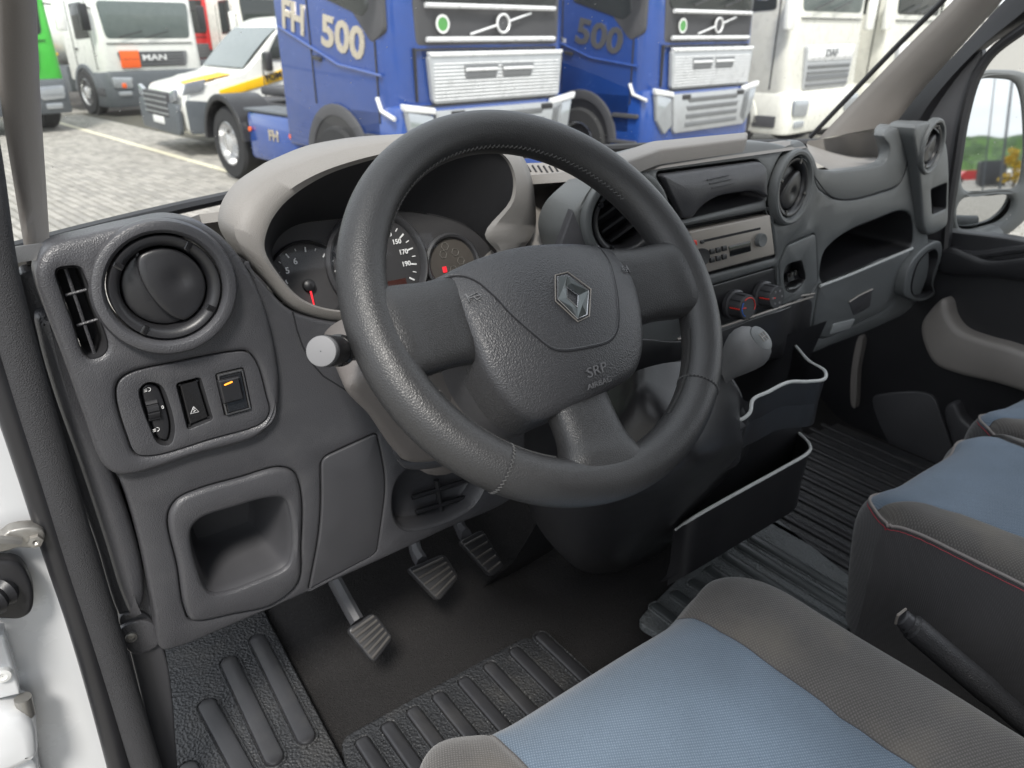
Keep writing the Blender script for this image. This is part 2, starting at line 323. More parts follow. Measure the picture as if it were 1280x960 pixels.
# --- left vent panel
slot = FA.loop([(70, 336), (82, 332), (97, 333), (104, 345), (118, 385), (132, 430), (125, 441), (110, 444), (102, 436), (90, 400), (78, 368)], 6)
vfr = Frame(atY(207, 359, .205), (-.06, -1, .10))
VR = .066
vc = FA.px(207, 359); vhole = circ(vc[0], vc[1], .0575, 56)
swp = FA.loop([(143, 492), (146, 474), (160, 463), (220, 449), (285, 437), (306, 437), (318, 450), (330, 490), (334, 512), (324, 526), (260, 546), (190, 566), (168, 564), (156, 540)], 6)
lvp_out = FA.loop([(44, 330), (60, 306), (112, 290), (165, 278), (212, 270), (252, 279), (284, 303), (308, 337), (327, 380), (340, 430), (346, 480), (342, 515), (322, 541), (240, 566), (172, 588), (147, 590), (128, 578), (105, 520), (80, 450), (58, 392), (44, 350)], 8)
PL('vent_panel', FA, lvp_out, [slot, vhole, swp], h=.010, b=.006, d=.03, grid=.02)
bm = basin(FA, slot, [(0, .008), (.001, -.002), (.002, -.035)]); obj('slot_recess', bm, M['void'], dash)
def bar(fr, a, b, r, m, parent, name='louver', h=0, seg=6, sy=1):
    p = [fr.to3(*fr.px(*a, h), h), fr.to3(*fr.px(*b, h), h)]
    return obj(name, tube(p, r, seg, sy=sy), M[m], parent)
bar(FA, (82, 336), (118, 442), .0016, 'dark', dash, h=-.002); bar(FA, (82, 369), (108, 362), .0014, 'dark', dash, h=-.001); bar(FA, (96, 407), (122, 399), .0014, 'dark', dash, h=-.001)
def air_vent(fr, r, ang, m='dark', scale=1, flare=.013, flaps=True):
    """round swivelling vent: raised ring, rotating collar with four notches, two flaps in a ball"""
    obj('ring', lathe(fr, [(r, -.004), (r, .004), (r * .97, .0085), (r * .92, .0102), (r * .85, .0095), (r * .80, .0055), (r * .775, -.012), (r * .775, -.03)], 56, caps=False), M[m], dash)
    col = obj('vent_collar', lathe(fr, [(r * .765, -.012), (r * .765, .003), (r * .75, .0055), (r * .70, .0055), (r * .64, .003), (r * .60, -.004), (r * .58, -.03)], 56, caps=False), M['black'], dash)
    for k in range(4):
        a = ang + k * math.pi / 2 + .55; fk = Frame(fr.to3(r * .69 * math.cos(a), r * .69 * math.sin(a), .0050), fr.N, up=fr.V * math.sin(a) + fr.U * math.cos(a))
        l = rpoly([(-r * .045, -r * .07), (r * .045, -r * .07), (r * .045, r * .07), (-r * .045, r * .07)], r * .02, 3)
        obj('notch', plate(fk, l, h=.0012, b=.0005, d=.002), M['gloss'], col)
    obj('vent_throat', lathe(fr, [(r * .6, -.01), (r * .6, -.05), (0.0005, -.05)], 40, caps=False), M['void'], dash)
    R = r * .575
    rot = lambda l: ccw([np.array([p[0] * math.cos(ang) - p[1] * math.sin(ang), p[0] * math.sin(ang) + p[1] * math.cos(ang)]) for p in l])
    if not flaps:
        for k in (-.5, 0, .5):
            l = rot([(-R * .95 * (1 - k * k)**.5, R * k - .002), (R * .95 * (1 - k * k)**.5, R * k - .002), (R * .95 * (1 - k * k)**.5, R * k + .002), (-R * .95 * (1 - k * k)**.5, R * k + .002)]); obj('flap', plate(fr, l, h=-.006, b=.001, d=.018), M['black'], dash)
        return
    dome = lambda u, v: .0035 * (1 - (u * u + v * v) / (R * R)) 
    a1 = [np.array([R * math.cos(t), R * math.sin(t)]) for t in np.linspace(math.pi / 2, 3 * math.pi / 2, 30)] + [np.array([R * .32 * math.cos(t), R * math.sin(t)]) for t in np.linspace(3 * math.pi / 2, math.pi / 2, 24)[1:-1] + math.pi]
    a1 = [np.array([R * math.cos(t), R * math.sin(t)]) for t in np.linspace(math.pi / 2, 3 * math.pi / 2, 30)] + [np.array([-R * .34 * math.cos(t), R * math.sin(t)]) for t in np.linspace(-math.pi / 2, math.pi / 2, 24)[1:-1] * 1.0]
    a1 = [np.array([-abs(p[0]) if i < 30 else -R * .36 * math.cos(math.asin(max(-1, min(1, p[1] / R)))), p[1]]) for i, p in enumerate(a1)]
    obj('flap', plate(fr, rot(a1), h=-.008, b=.0015, d=.010, grid=R * .2, hf=dome), M['black'], dash)
    a2 = [np.array([R * .98 * math.cos(t), R * .98 * math.sin(t)]) for t in np.linspace(-math.pi / 2, math.pi / 2, 30)] + [np.array([-R * .42 * math.cos(t), R * .98 * math.sin(t)]) for t in np.linspace(math.pi / 2, -math.pi / 2, 24)[1:-1]]
    dim = lambda u, v: dome(u, v) - .0040 * math.exp(-(((u * math.cos(-ang) - v * math.sin(-ang)) - R * .38)**2 + (u * math.sin(-ang) + v * math.cos(-ang))**2) / (R * .26)**2)
    obj('flap', plate(fr, rot(a2), h=.000, b=.0024, d=.014, grid=R * .12, hf=dim), M['black'], dash)
air_vent(vfr, VR, math.radians(22))
# --- switch panel with three switches
sw1 = FA.loop([(172, 484), (182, 475), (198, 478), (209, 500), (216, 535), (210, 552), (196, 551), (184, 528), (174, 500)], 6)
sw2 = ccw(rpoly([FA.px(217, 476), FA.px(248, 468), FA.px(264, 521), FA.px(232, 534)], .004))
sw3 = ccw(rpoly([FA.px(266, 464), FA.px(301, 456), FA.px(312, 508), FA.px(278, 517)], .003))
PL('switch_plate', FA, inset(swp, .0009), [sw1, sw2, sw3], h=.0085, b=.0012, d=.012, grid=.02)
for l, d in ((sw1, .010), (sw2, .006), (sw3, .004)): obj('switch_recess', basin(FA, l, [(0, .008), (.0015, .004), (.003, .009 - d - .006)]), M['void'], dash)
obj('level_wheel_bezel', plate(FA, inset(sw1, .004), h=.003, b=.0015, d=.008), M['black'], dash)
c = FA.px(190, 512); wf = Frame(FA.to3(c[0], c[1], .0), FA.N, up=FA.to3(*FA.px(186, 490)) - FA.to3(*FA.px(194, 534)))
wheel = obj('level_wheel', loft([[wf.to3(x, .013 * math.sin(a) * (1 - .10 * (abs(math.sin(a * 5)) < .35)), -.002 + .0105 * math.cos(a) * (1 - .16 * (abs(math.sin(a * 5)) < .35))) for a in np.linspace(-1.5, 1.5, 44)] for x in (-.0055, -.0045, .0045, .0055)]), M['black'], dash, ang=50)
for (x, y) in ((186, 488), (197, 538)):
    u, v = FA.px(x, y, .006)
    o = obj('lamp_symbol', tube([FA.to3(u + .0024 * math.cos(a), v + .0021 * math.sin(a), .0036) for a in np.linspace(-1.6, 1.6, 9)] + [FA.to3(u, v + .0021, .0036)], .00028, 4), M['ink'], dash)
    for k in (-1, 0, 1): obj('lamp_symbol_ray', tube([FA.to3(u - .0012, v + k * .0013, .0036), FA.to3(u - .0042, v + k * .0013 - .0006, .0036)], .00025, 4), M['ink'], dash)
text('0', .005, FA, *FA.px(204, 510, .006), h=.0042, m=M['ink'], parent=dash, name='zero_mark')
k2 = plate(FA, inset(sw2, .0038), h=.006, b=.0012, d=.012); obj('rocker_switch', k2, M['gloss'], dash)
u, v = FA.px(243, 513, .007); tri = [(0, .0042), (.0042, -.003), (-.0042, -.003)]
obj('skid_symbol', tube([FA.to3(u + a, v + b, .0066) for a, b in tri + tri[:1]], .0003, 4), M['ink'], dash)
obj('skid_symbol', tube([FA.to3(u + a, v + b, .0066) for a, b in ((-.0012, -.0018), (.0012, -.0006), (-.0008, .0008), (.0006, .002))], .0003, 4), M['ink'], dash)
obj('switch_frame', plate(FA, inset(sw3, .0012), [inset(sw3, .0034)], h=.011, b=.0008, d=.012), mat('dark_chrome', (.16, .16, .165), .25, .8), dash)
obj('rocker_switch', plate(FA, inset(sw3, .0036), h=.0105, b=.001, d=.012), M['gloss'], dash)
kk = ccw(rpoly([FA.px(272, 476, .012), FA.px(299, 470, .012), FA.px(305, 498, .012), FA.px(279, 505, .012)], .0018)); ks = obj('switch_button', plate(FA, kk, h=.0145, b=.002, d=.006), M['black'], dash)
u, v = FA.px(286, 480, .015); obj('amber_light', plate(FA, rpoly([(u - .0045, v - .0011), (u + .0045, v + .0006), (u + .0042, v + .0022), (u - .0048, v + .0006)], .0008, 3), h=.0152, b=.0003, d=.001), M['orange'], ks)
# --- lower body with pocket and fuse cover
pk_o = FA.loop([(210, 645), (222, 624), (250, 611), (300, 597), (348, 584), (368, 590), (377, 615), (377, 680), (372, 730), (340, 756), (290, 768), (240, 776), (230, 760), (222, 710)], 7)
pk_i = FA.loop([(239, 662), (250, 648), (290, 634), (335, 622), (354, 623), (362, 640), (365, 685), (358, 708), (320, 727), (280, 741), (262, 740), (248, 715)], 7)
fuse = ccw(rpoly([FA.px(401, 573), FA.px(471, 541), FA.px(484, 600), FA.px(471, 692), FA.px(386, 737), FA.px(402, 650)], [.012, .006, .05, .01, .004, .05], 6))
slit = FA.loop([(500, 596), (545, 577), (592, 580), (606, 600), (590, 632), (545, 655), (505, 660), (492, 640)], 6)
mb = FA.loop([(120, 560), (150, 600), (172, 665), (192, 760), (203, 813), (222, 810), (300, 778), (385, 741), (470, 703), (560, 661), (640, 624), (668, 560), (650, 470), (560, 420), (480, 402), (430, 404), (395, 399), (362, 387), (328, 352), (306, 325), (318, 360), (332, 420), (334, 500), (312, 532), (230, 556), (150, 572)], 6)
PL('lower_panel', FA, mb, [pk_o, fuse, slit], h=0, b=.004, d=.05, grid=.03)
obj('storage_pocket', plate(FA, inset(pk_o, .0010), [pk_i], h=.004, b=.006, d=.012), M['dark'], dash)
obj('pocket_recess', basin(FA, pk_i, [(-.004, .002), (0, -.004), (.004, -.014), (.012, -.09), (.02, -.10)]), M['dark2'], dash)
PL('fuse_cover', FA, inset(fuse, .0011), m='dark2', h=.001, b=.002, d=.01, grid=.03)
obj('ignition_surround', basin(FA, slit, [(-.003, .001), (.002, -.006), (.004, -.03), (.010, -.034)]), M['dark2'], dash)
for a, b in (((515, 622), (585, 600)), ((520, 640), (580, 622)), ((545, 600), (552, 640))): bar(FA, a, b, .004, 'black', dash, 'bracket', h=-.022)
for a, b, in (((366, 390), (378, 432)), ((378, 432), (401, 470)), ((401, 470), (440, 492))): pass
obj('seam', tube([FA.to3(*FA.px(*p), -.0002) for p in ((366, 390), (371, 412), (378, 432), (388, 452), (404, 470), (436, 490))], .0010, 5), M['void'], dash)
# --- warm grey hood, gauge cavity, gauge pods
I = [(331, 312), (335, 285), (350, 260), (375, 238), (410, 218), (450, 204), (490, 194), (540, 186), (590, 182), (615, 187), (632, 200), (641, 222), (638, 250), (606, 293), (622, 318), (600, 340), (560, 354), (520, 367), (470, 381), (440, 388), (402, 384), (375, 372), (352, 348)]
O = [(276, 290), (274, 262), (290, 233), (318, 212), (355, 198), (402, 183), (450, 174), (510, 167), (590, 167), (628, 178), (652, 194), (664, 220), (669, 252), (669, 285), (655, 310), (620, 345), (572, 371), (522, 388), (470, 399), (432, 403), (395, 397), (362, 384), (326, 348)]
def lipY(i): return .262 if 4 <= i <= 9 else (.245 if 2 <= i <= 11 else .218)
def row(P, ys, n=5): return [np.array(q) for q in spline([atY(x, y, yy) for (x, y), yy in zip(P, ys)], n, True)]
nI = len(I); back = [i for i in range(nI) if i <= 13]
ysI = [lipY(i) for i in range(nI)]; wI = [1.0 if i <= 13 else 0.0 for i in range(nI)]
for _ in range(4): ysI = [(ysI[i - 1] + 2 * ysI[i] + ysI[(i + 1) % nI]) / 4 for i in range(nI)]; wI = [(wI[i - 1] + 2 * wI[i] + wI[(i + 1) % nI]) / 4 for i in range(nI)]
r0 = row(I, ysI)
MID = [((a[0] * .35 + b[0] * .65), (a[1] * .35 + b[1] * .65)) for a, b in zip(I, O)]
NEAR = [((a[0] * .85 + b[0] * .15), (a[1] * .85 + b[1] * .15)) for a, b in zip(I, O)]
r1 = row(NEAR, [y - .006 for y in ysI]); r2 = row(MID, [y + .008 * wI[i] - .004 for i, y in enumerate(ysI)]); r3 = row(O, [y + .041 * wI[i] + .004 for i, y in enumerate(ysI)])
r4 = []
for k, p in enumerate(r3):
    w_ = float(np.interp(k / 5, range(nI + 1), wI + wI[:1])); r4.append(p + np.array([.05 * max(0, -p[0] / .2), .10, -.012]) * w_ + np.array([0, .03, 0]) * (1 - w_))
r5 = []
for k, p in enumerate(r4):
    w_ = float(np.interp(k / 5, range(nI + 1), wI + wI[:1])); r5.append(np.array([p[0] + .10 * max(0, -p[0] / .2), p[1] + .14, min(p[2], 1.57 + max(0, p[2] - 1.57) * .5)]) * w_ + (p + np.array([0, .02, 0])) * (1 - w_))
obj('instrument_hood', loft([r0, r1, r2, r3, r4, r5], closed=True), M['beige'], dash, ang=60)
gfr = Frame(atY(472, 327, .300), (-.02, -.93, .36))
G = [(340, 318), (346, 300), (358, 288), (375, 280), (400, 276), (430, 273), (460, 268), (490, 264), (520, 265), (550, 270), (575, 278), (594, 289), (606, 300), (614, 310), (618, 322), (600, 345), (562, 360), (520, 375), (470, 388), (440, 392), (404, 390), (375, 376), (350, 345)]
g3 = [gfr.to3(*gfr.px(x, y)) for x, y in G]; g3 = [np.array(q) for q in spline(g3, 5, True)]
gm = [a * .25 + b * .75 + np.array([0, .0, .004]) for a, b in zip(r0, g3)]
obj('gauge_shroud', loft([r0, gm, g3], closed=True), M['void'], dash, ang=60)
gl = gfr.loop(G, 5); bm = bmesh.new(); cap(bm, gfr, gl, h=-.002); gp = obj('gauge_plate', bm, M['dial'], dash)
def gring(cx, cy, r, w, m, hh=.006):
    u, v = gfr.px(cx, cy); return u, v, obj('gauge_ring', lathe(gfr, [(r, -.003), (r, hh * .6), (r - w * .4, hh), (r - w * .8, hh * .7), (r - w, -.001)], 56, c=(u, v), caps=False), M[m], dash)
us, vs, _ = gring(472, 329, .070, .009, 'dark2', .010)
ut, vt, _ = gring(386, 352, .050, .004, 'black', .006)
ud, vd, _ = gring(566, 330, .042, .007, 'dark2', .006)
obj('gauge_face', lathe(gfr, [(.061, -.0005), (.0005, -.0005)], 48, c=(us, vs), caps=False), M['dial'], dash)
obj('gauge_face', lathe(gfr, [(.046, -.0008), (.0005, -.0008)], 48, c=(ut, vt), caps=False), M['dial'], dash)
obj('gauge_face', lathe(gfr, [(.035, -.0006), (.0005, -.0006)], 48, c=(ud, vd), caps=False), mat('display_face', (.07, .062, .055), .5), dash)
def tick(u, v, a, r0_, r1_, w, m='ink'):
    c, s = math.cos(a), math.sin(a); l = ccw([(u + r0_ * c - w * s, v + r0_ * s + w * c), (u + r0_ * c + w * s, v + r0_ * s - w * c), (u + r1_ * c + w * s, v + r1_ * s - w * c), (u + r1_ * c - w * s, v + r1_ * s + w * c)])
    obj('tick_mark', plate(gfr, l, h=.0006, b=.0001, d=.0008), M[m], dash)
q1, q2 = gfr.px(495, 303), gfr.px(513, 330); b1, b2 = (math.atan2(q[1] - vs, q[0] - us) for q in (q1, q2))
ang_ = lambda k: b1 + (k - 8) * (b2 - b1) / 2
for k in range(21):
    a = ang_(.5 + k / 2 + (.5 if True else 0)); tick(us, vs, a, .047 if k % 2 == 0 else .050, .055, .0010 if k % 2 == 0 else .0006)
    if k % 2 == 0 and k < 20 or k == 19:
        pass
for k, s in enumerate(['', '10', '30', '50', '70', '90', '110', '130', '150', '170', '190', '']):
    if s: a = ang_(k); text(s, .0088, gfr, us + .040 * math.cos(a), vs + .040 * math.sin(a), h=.0006, m=M['ink'], parent=dash, name='dial_number', bold=.0002)
for k in range(15):
    a = math.radians(225 - k * 250 / 14); tick(ut, vt, a, .036 if k % 2 == 0 else .039, .042, .0008 if k % 2 == 0 else .0005)
p5, p6 = gfr.px(356, 337), gfr.px(369, 327); a5, a6 = (math.atan2(q[1] - vt, q[0] - ut) for q in (p5, p6)); rn = math.hypot(p6[0] - ut, p6[1] - vt)
for k in range(2, 7):
    a = a5 + (k - 5) * (a6 - a5); text(str(k), .0105, gfr, ut + rn * math.cos(a), vt + rn * math.sin(a), h=.0006, m=M['ink'], parent=dash, name='dial_number', bold=.0002)
u, v = gfr.px(385, 357); obj('needle_hub', lathe(gfr, [(.0075, 0), (.0072, .006), (.005, .008), (.0005, .0085)], 24, c=(u, v), caps=False), M['black'], dash)
obj('needle', plate(gfr, ccw([(u - .0012, v - .005), (u + .0012, v - .005), (u + .0008, v - .026), (u - .0008, v - .026)]), h=.005, b=.0002, d=.001), M['needle'], dash)
obj('needle_hub', lathe(gfr, [(.009, 0), (.0085, .006), (.0005, .0085)], 24, c=(us, vs), caps=False), M['black'], dash)
obj('odometer_display', plate(gfr, rpoly([(us + .006, vs - .037), (us + .034, vs - .037), (us + .034, vs - .025), (us + .006, vs - .025)], .001), h=.0006, b=.0002, d=.001), mat('odometer_glass', (.05, .018, .015), .2), dash)
for k, (x, y) in enumerate(((556, 308), (569, 315), (576, 326), (567, 337), (554, 318))):
    u, v = gfr.px(x, y); obj('display_segment', tube([gfr.to3(u + .0055 * math.cos(a), v + .0055 * math.sin(a), .0004) for a in np.linspace(0, 2 * math.pi, 7)], .0004, 4), mat('segment', (.2, .19, .17), .5) if k == 0 else bpy.data.materials['segment'], dash)
u, v = gfr.px(556, 337); obj('fuel_symbol', plate(gfr, rpoly([(u - .003, v - .004), (u + .003, v - .004), (u + .003, v + .004), (u - .003, v + .004)], .001), h=.0006, b=.0002, d=.001), M['needle'], dash)
bm = bmesh.new(); cap(bm, gfr, inset(gl, .004), h=.016, grid=.03); obj('gauge_lens', bm, M['lens'], dash)
# --- dash top: a broad sheet from the fascia to the windscreen
def topz(x): return 1.628 + .018 * sm(x, .1, .35)
rows = []
XS = np.linspace(-.41, 1.36, 60)
for y, dz in ((.0, -.012), (.02, -.002), (.05, -.006), (.10, -.018), (.20, -.045), (.34, -.080), (.46, -.115), (.62, -.16)):
    hd = lambda x: max(sm(x, -.27, -.20) * (1 - sm(x, .17, .27)), sm(x, .68, .78))
    rows.append([np.array([x, (fdep(x, 1.62) + y * (1 - .25 * abs((x - .45) / .9)**2)) * (1 - hd(x)) + (.40 + y * .4) * hd(x), (topz(x) + dz) * (1 - hd(x)) + (1.600 + dz - (.07 if x > .5 else 0)) * hd(x)]) for x in XS])
obj('dash_top', loft(rows), M['beige'], dash, ang=60)
tf = Frame((0, 0, 1.655), (0, 0, 1), up=(0, 1, 0))
obj('top_tray_lid', plate(tf, rpoly([tf.px(735, 208), tf.px(812, 180), tf.px(935, 168), tf.px(933, 176), tf.px(825, 190), tf.px(757, 215)], .01), h=.004, b=.004, d=.02), M['beige'], dash)
dfr = Frame(atY(672, 216, .40), (0, -.45, .9), up=(0, 1, 0))
obj('demister_grille', plate(dfr, rpoly([dfr.px(645, 208), dfr.px(692, 206), dfr.px(706, 218), dfr.px(662, 230)], .008), h=.006, b=.002, d=.03), M['beige2'], dash)
for k in range(6): obj('grille_slot', tube([dfr.to3(*dfr.px(657 + k * 7, 211 + .3 * k), .0062), dfr.to3(*dfr.px(662 + k * 7, 219 + .3 * k), .0062)], .0018, 6), M['void'], dash)
# --- centre stack and passenger side
rt = [(716, 330), (708, 290), (718, 262), (745, 236), (775, 211), (830, 191), (900, 180), (950, 177), (985, 183), (1008, 196), (1022, 218), (1040, 246), (1062, 249), (1098, 241), (1124, 228), (1134, 200), (1129, 168), (1140, 158), (1156, 200), (1160, 280), (1160, 345), (1140, 385), (1100, 408), (1040, 432), (1010, 444), (960, 452), (880, 474), (800, 490), (740, 480), (722, 420)]
rt = FA.loop(rt, 5)
cub = ccw(rpoly([FA.px(819, 216), FA.px(950, 199), FA.px(957, 250), FA.px(848, 276)], [.012, .014, .01, .012], 6))
rad = ccw(rpoly([FA.px(852, 285), FA.px(962, 263), FA.px(970, 322), FA.px(868, 348)], .005, 4))
usb = FA.loop([(980, 338), (984, 331), (1000, 326), (1008, 330), (1010, 350), (1005, 360), (988, 366), (981, 360)], 5)
usbp = ccw(rpoly([FA.px(974, 330), FA.px(985, 305), FA.px(1022, 293), FA.px(1022, 352), FA.px(1012, 370), FA.px(975, 382)], .008))
shelf = FA.loop([(1031, 316), (1042, 303), (1062, 289), (1095, 275), (1128, 264), (1139, 270), (1142, 288), (1139, 309), (1100, 324), (1030, 353), (1026, 340)], 6)
glove = ccw(rpoly([FA.px(1024, 358), FA.px(1138, 313), FA.px(1134, 345), FA.px(1112, 385), FA.px(1030, 425), FA.px(1014, 415)], [.006, .006, .03, .05, .03, .02], 6))
cup = FA.loop([(1137, 352), (1146, 325), (1166, 308), (1171, 316), (1166, 338), (1160, 352), (1163, 366), (1150, 374), (1137, 368)], 5)
hvac = ccw(rpoly([FA.px(874, 362), FA.px(970, 334), FA.px(974, 384), FA.px(890, 411)], .006))
cv1 = FA.px(781, 273); cv2 = FA.px(988, 234)
h1, h2 = circ(*cv1, .058, 44), circ(*cv2, .058, 44)
bm = plate(FA, rt, [cub, rad, usbp, shelf, glove, hvac, h1, h2], h=0, b=.006, d=.06, grid=.022); obj('centre_and_passenger_panel', bm, M['mid'], dash)
def lfr(px_, y, N): return Frame(atY(px_[0], px_[1], y), N)
air_vent(lfr((781, 273), .155, (-.30, -1, .05)), .064, math.radians(30), 'mid', flaps=False)
air_vent(lfr((988, 234), .158, (.10, -1, .05)), .060, math.radians(-52), 'mid')
# cubby with flap door
obj('cubby_recess', basin(FA, cub, [(0, -.001), (.001, -.004), (.004, -.06), (.01, -.08)]), M['dark2'], dash)
cd1 = ccw(rpoly([FA.px(822, 218), FA.px(948, 201), FA.px(955, 247), FA.px(936, 236), FA.px(890, 243), FA.px(872, 255), FA.px(862, 272), FA.px(851, 273)], [.008, .012, .004, .02, .03, .02, .006, .006], 5))
cdoor = obj('cubby_door', plate(FA, cd1, h=.004, b=.0035, d=.012, grid=.02, hf=lambda u, v: .010 * math.exp(-((v - 1.60) / .03)**2)), M['dark'], dash)
for k in range(3): bar(FA, (884 + 3 * k, 225 + 5 * k), (911 + 3 * k, 219 + 5 * k), .0009, 'black', cdoor, 'embossed_line', h=.0135)
# radio
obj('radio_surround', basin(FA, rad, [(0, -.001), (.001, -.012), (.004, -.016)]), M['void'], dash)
RF = Frame(atY(913, 305, .150), (-.02, -1, .10))
rl = ccw(rpoly([RF.px(857, 289), RF.px(959, 268), RF.px(965, 318), RF.px(870, 343)], .003, 4))
radio = obj('radio', plate(RF, rl, h=.006, b=.0025, d=.02), M['silver'], dash)
def rp(name, px_, h, m, b=.0006): return obj(name, plate(RF, ccw(rpoly([RF.px(*q, h) for q in px_], .0012, 3)), h=h, b=b, d=.004), M[m], radio)
rp('disc_slot', [(878, 300), (951, 284), (951, 287), (880, 303)], .0064, 'void')
rp('radio_display', [(911, 308), (938, 301), (939, 314), (913, 321)], .0068, 'screen')
for i in range(3):
    for j in range(2): x, y = 891 + 7.6 * i, 315 - 2 * i + 10.5 * j; rp('radio_button', [(x - 3, y - 3), (x + 2.5, y - 4.2), (x + 3, y + 2), (x - 2.5, y + 3.4)], .0085, 'black')
rp('power_button', [(866, 301), (871, 300), (872, 306), (867, 307)], .008, 'red'); rp('eject_button', [(876, 301), (880, 300), (881, 304), (877, 305)], .008, 'black')
for (x, y, r, m) in ((877, 321, .0125, 'black'), (950, 300, .0105, 'mid')):
    obj('radio_knob', lathe(RF, [(r, .004), (r, .012), (r * .92, .014), (r * .6, .0135), (.0005, .0135)], 28, c=RF.px(x, y, .008), caps=False), M[m], radio)
# heater panel and knobs
PL('heater_panel', FA, inset(hvac, .001), m='black', h=-.002, b=.002, d=.01, grid=.03)
def knob(x, y, r, hot):
    f = Frame(FA.to3(*FA.px(x, y)), (-.05, -1, .12)); k = obj('heater_knob', lathe(f, [(r * 1.15, .001), (r * 1.15, .008), (r, .010), (r * .95, .030), (r * .88, .033), (.0005, .033)], 32, caps=False), M['dark2'], dash)
    for q in range(10): a = q * 2 * math.pi / 10; obj('knob_grip', tube([f.to3(r * .98 * math.cos(a), r * .98 * math.sin(a), .011), f.to3(r * .93 * math.cos(a), r * .93 * math.sin(a), .031)], .0014, 5), M['black'], k)
    obj('knob_mark', tube([f.to3(-r * .99, 0, .014), f.to3(-r * .96, 0, .031), f.to3(-r * .3, 0, .0335)], .0012, 5), M['red'], k)
    if hot: obj('temperature_arc', tube([f.to3(r * .72 * math.cos(a), r * .72 * math.sin(a), .0334) for a in np.linspace(-.4, 2.2, 12)], .0009, 4), M['red'], k); obj('temperature_arc', tube([f.to3(r * .72 * math.cos(a), r * .72 * math.sin(a), .0334) for a in np.linspace(2.5, 4.2, 8)], .0009, 4), mat('cold_blue', (.03, .15, .6), .5), k)
    else:
        for q in range(6): a = q * math.pi / 3; obj('fan_mark', lathe(f, [(.0022, .0333), (.0018, .0340), (.0003, .0340)], 8, c=(r * .55 * math.cos(a), r * .55 * math.sin(a)), caps=False), M['ink2'], k)
knob(915, 380, .021, True); knob(951, 368, .020, False); knob(868, 394, .015, False)
# socket panel
PL('socket_panel', FA, inset(usbp, .001), [usb], m='mid', h=.001, b=.0015, d=.01)
obj('socket_recess', basin(FA, usb, [(0, .0005), (.002, -.004), (.004, -.022), (.006, -.024)]), M['black'], dash)
sp_ = FA.px(988, 344); skt = obj('socket_strip', plate(FA, ccw(rpoly([FA.px(983, 342, -.018), FA.px(1002, 336, -.018), FA.px(1003, 347, -.018), FA.px(984, 353, -.018)], .002)), h=-.014, b=.001, d=.006), M['gloss'], dash)
for (x, y) in ((991, 344), (998, 342)): obj('socket', lathe(FA, [(.0048, -.013), (.0048, -.009), (.003, -.009), (.003, -.016)], 14, c=FA.px(x, y, -.012), caps=False), M['steel'], skt)
obj('silver_lip', tube([FA.to3(*FA.px(*p), .002) for p in ((984, 361), (994, 360), (1004, 356))], .0022, 6), M['mid'], dash)
for a in (((846, 424), (893, 411), (974, 384), (1016, 371)), ((1000, 372), (1018, 367))): obj('trim_strip', tube(spline([FA.to3(*FA.px(*p), .001) for p in a], 6), .0020, 6), M['silver'], dash)
obj('lower_stack', plate(FA, FA.loop([(738, 478), (742, 440), (795, 424), (846, 426), (893, 415), (974, 388), (1014, 375), (1013, 400), (1010, 436), (960, 450), (880, 472), (800, 488)], 5), h=.002, b=.002, d=.01, grid=.03), M['black'], dash)  # black panel; its tone also stands in for the shading of the console
# open shelf, glove box, lip
obj('open_shelf', basin(FA, shelf, [(0, -.002), (.002, -.008), (.004, -.16), (.01, -.18)]), M['black'], dash)
obj('shelf_lip', tube(spline([FA.to3(*FA.px(*p), .004) for p in ((1023, 357), (1060, 343), (1100, 326), (1138, 310))], 6), .0030, 8), mat('lip_satin', (.42, .43, .42), .4), dash)
gl_ = PL('glove_box_lid', FA, inset(glove, .0012), m='mid', h=.001, b=.003, d=.02, grid=.03)
gh = ccw(rpoly([FA.px(1060, 377), FA.px(1089, 361), FA.px(1088, 383), FA.px(1066, 395)], .008)); obj('lid_pull', plate(FA, gh, h=-.001 + .0025, b=.002, d=.004), M['dark2'], gl_)
obj('lid_pull_edge', tube([FA.to3(*FA.px(*p), .003) for p in ((1060, 377), (1072, 369), (1089, 361))], .0018, 6), M['silver'], gl_)
obj('airbag_badge', plate(FA, ccw(rpoly([FA.px(1040, 405), FA.px(1068, 398), FA.px(1062, 410), FA.px(1036, 418)], .006)), h=.003, b=.001, d=.004), mat('grey_badge', (.28, .29, .29), .5), gl_)
# cup holder and end pod
PF = Frame((1.22, .206, 1.5), (.10, -1, .02))
pod = PF.loop([(1141, 160), (1154, 152), (1168, 158), (1180, 176), (1184, 205), (1184, 250), (1182, 280), (1174, 288), (1160, 293), (1153, 285), (1150, 250), (1146, 205)], 6)
podv = PF.px(1162, 183); ph = circ(*podv, .047, 36); psq = ccw(rpoly([PF.px(1162, 237), PF.px(1181, 229), PF.px(1180, 260), PF.px(1164, 267)], .004))
PL('end_pod', PF, pod, [ph, psq], m='mid', h=.004, b=.006, d=.05)
air_vent(Frame(PF.to3(*podv, .000), (.10, -1, .02)), .055, math.radians(-52), 'mid')
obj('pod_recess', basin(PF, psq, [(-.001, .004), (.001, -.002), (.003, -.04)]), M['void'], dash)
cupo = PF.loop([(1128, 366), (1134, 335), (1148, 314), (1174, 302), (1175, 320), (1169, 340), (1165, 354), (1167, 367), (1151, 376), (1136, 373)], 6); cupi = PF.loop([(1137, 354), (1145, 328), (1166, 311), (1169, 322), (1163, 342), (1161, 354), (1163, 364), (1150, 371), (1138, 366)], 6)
PL('cup_holder', PF, cupo, [cupi], m='mid', h=.004, b=.003, d=.03); obj('cup_holder_recess', basin(PF, cupi, [(0, .006), (.002, -.01), (.004, -.06)]), M['void'], dash)
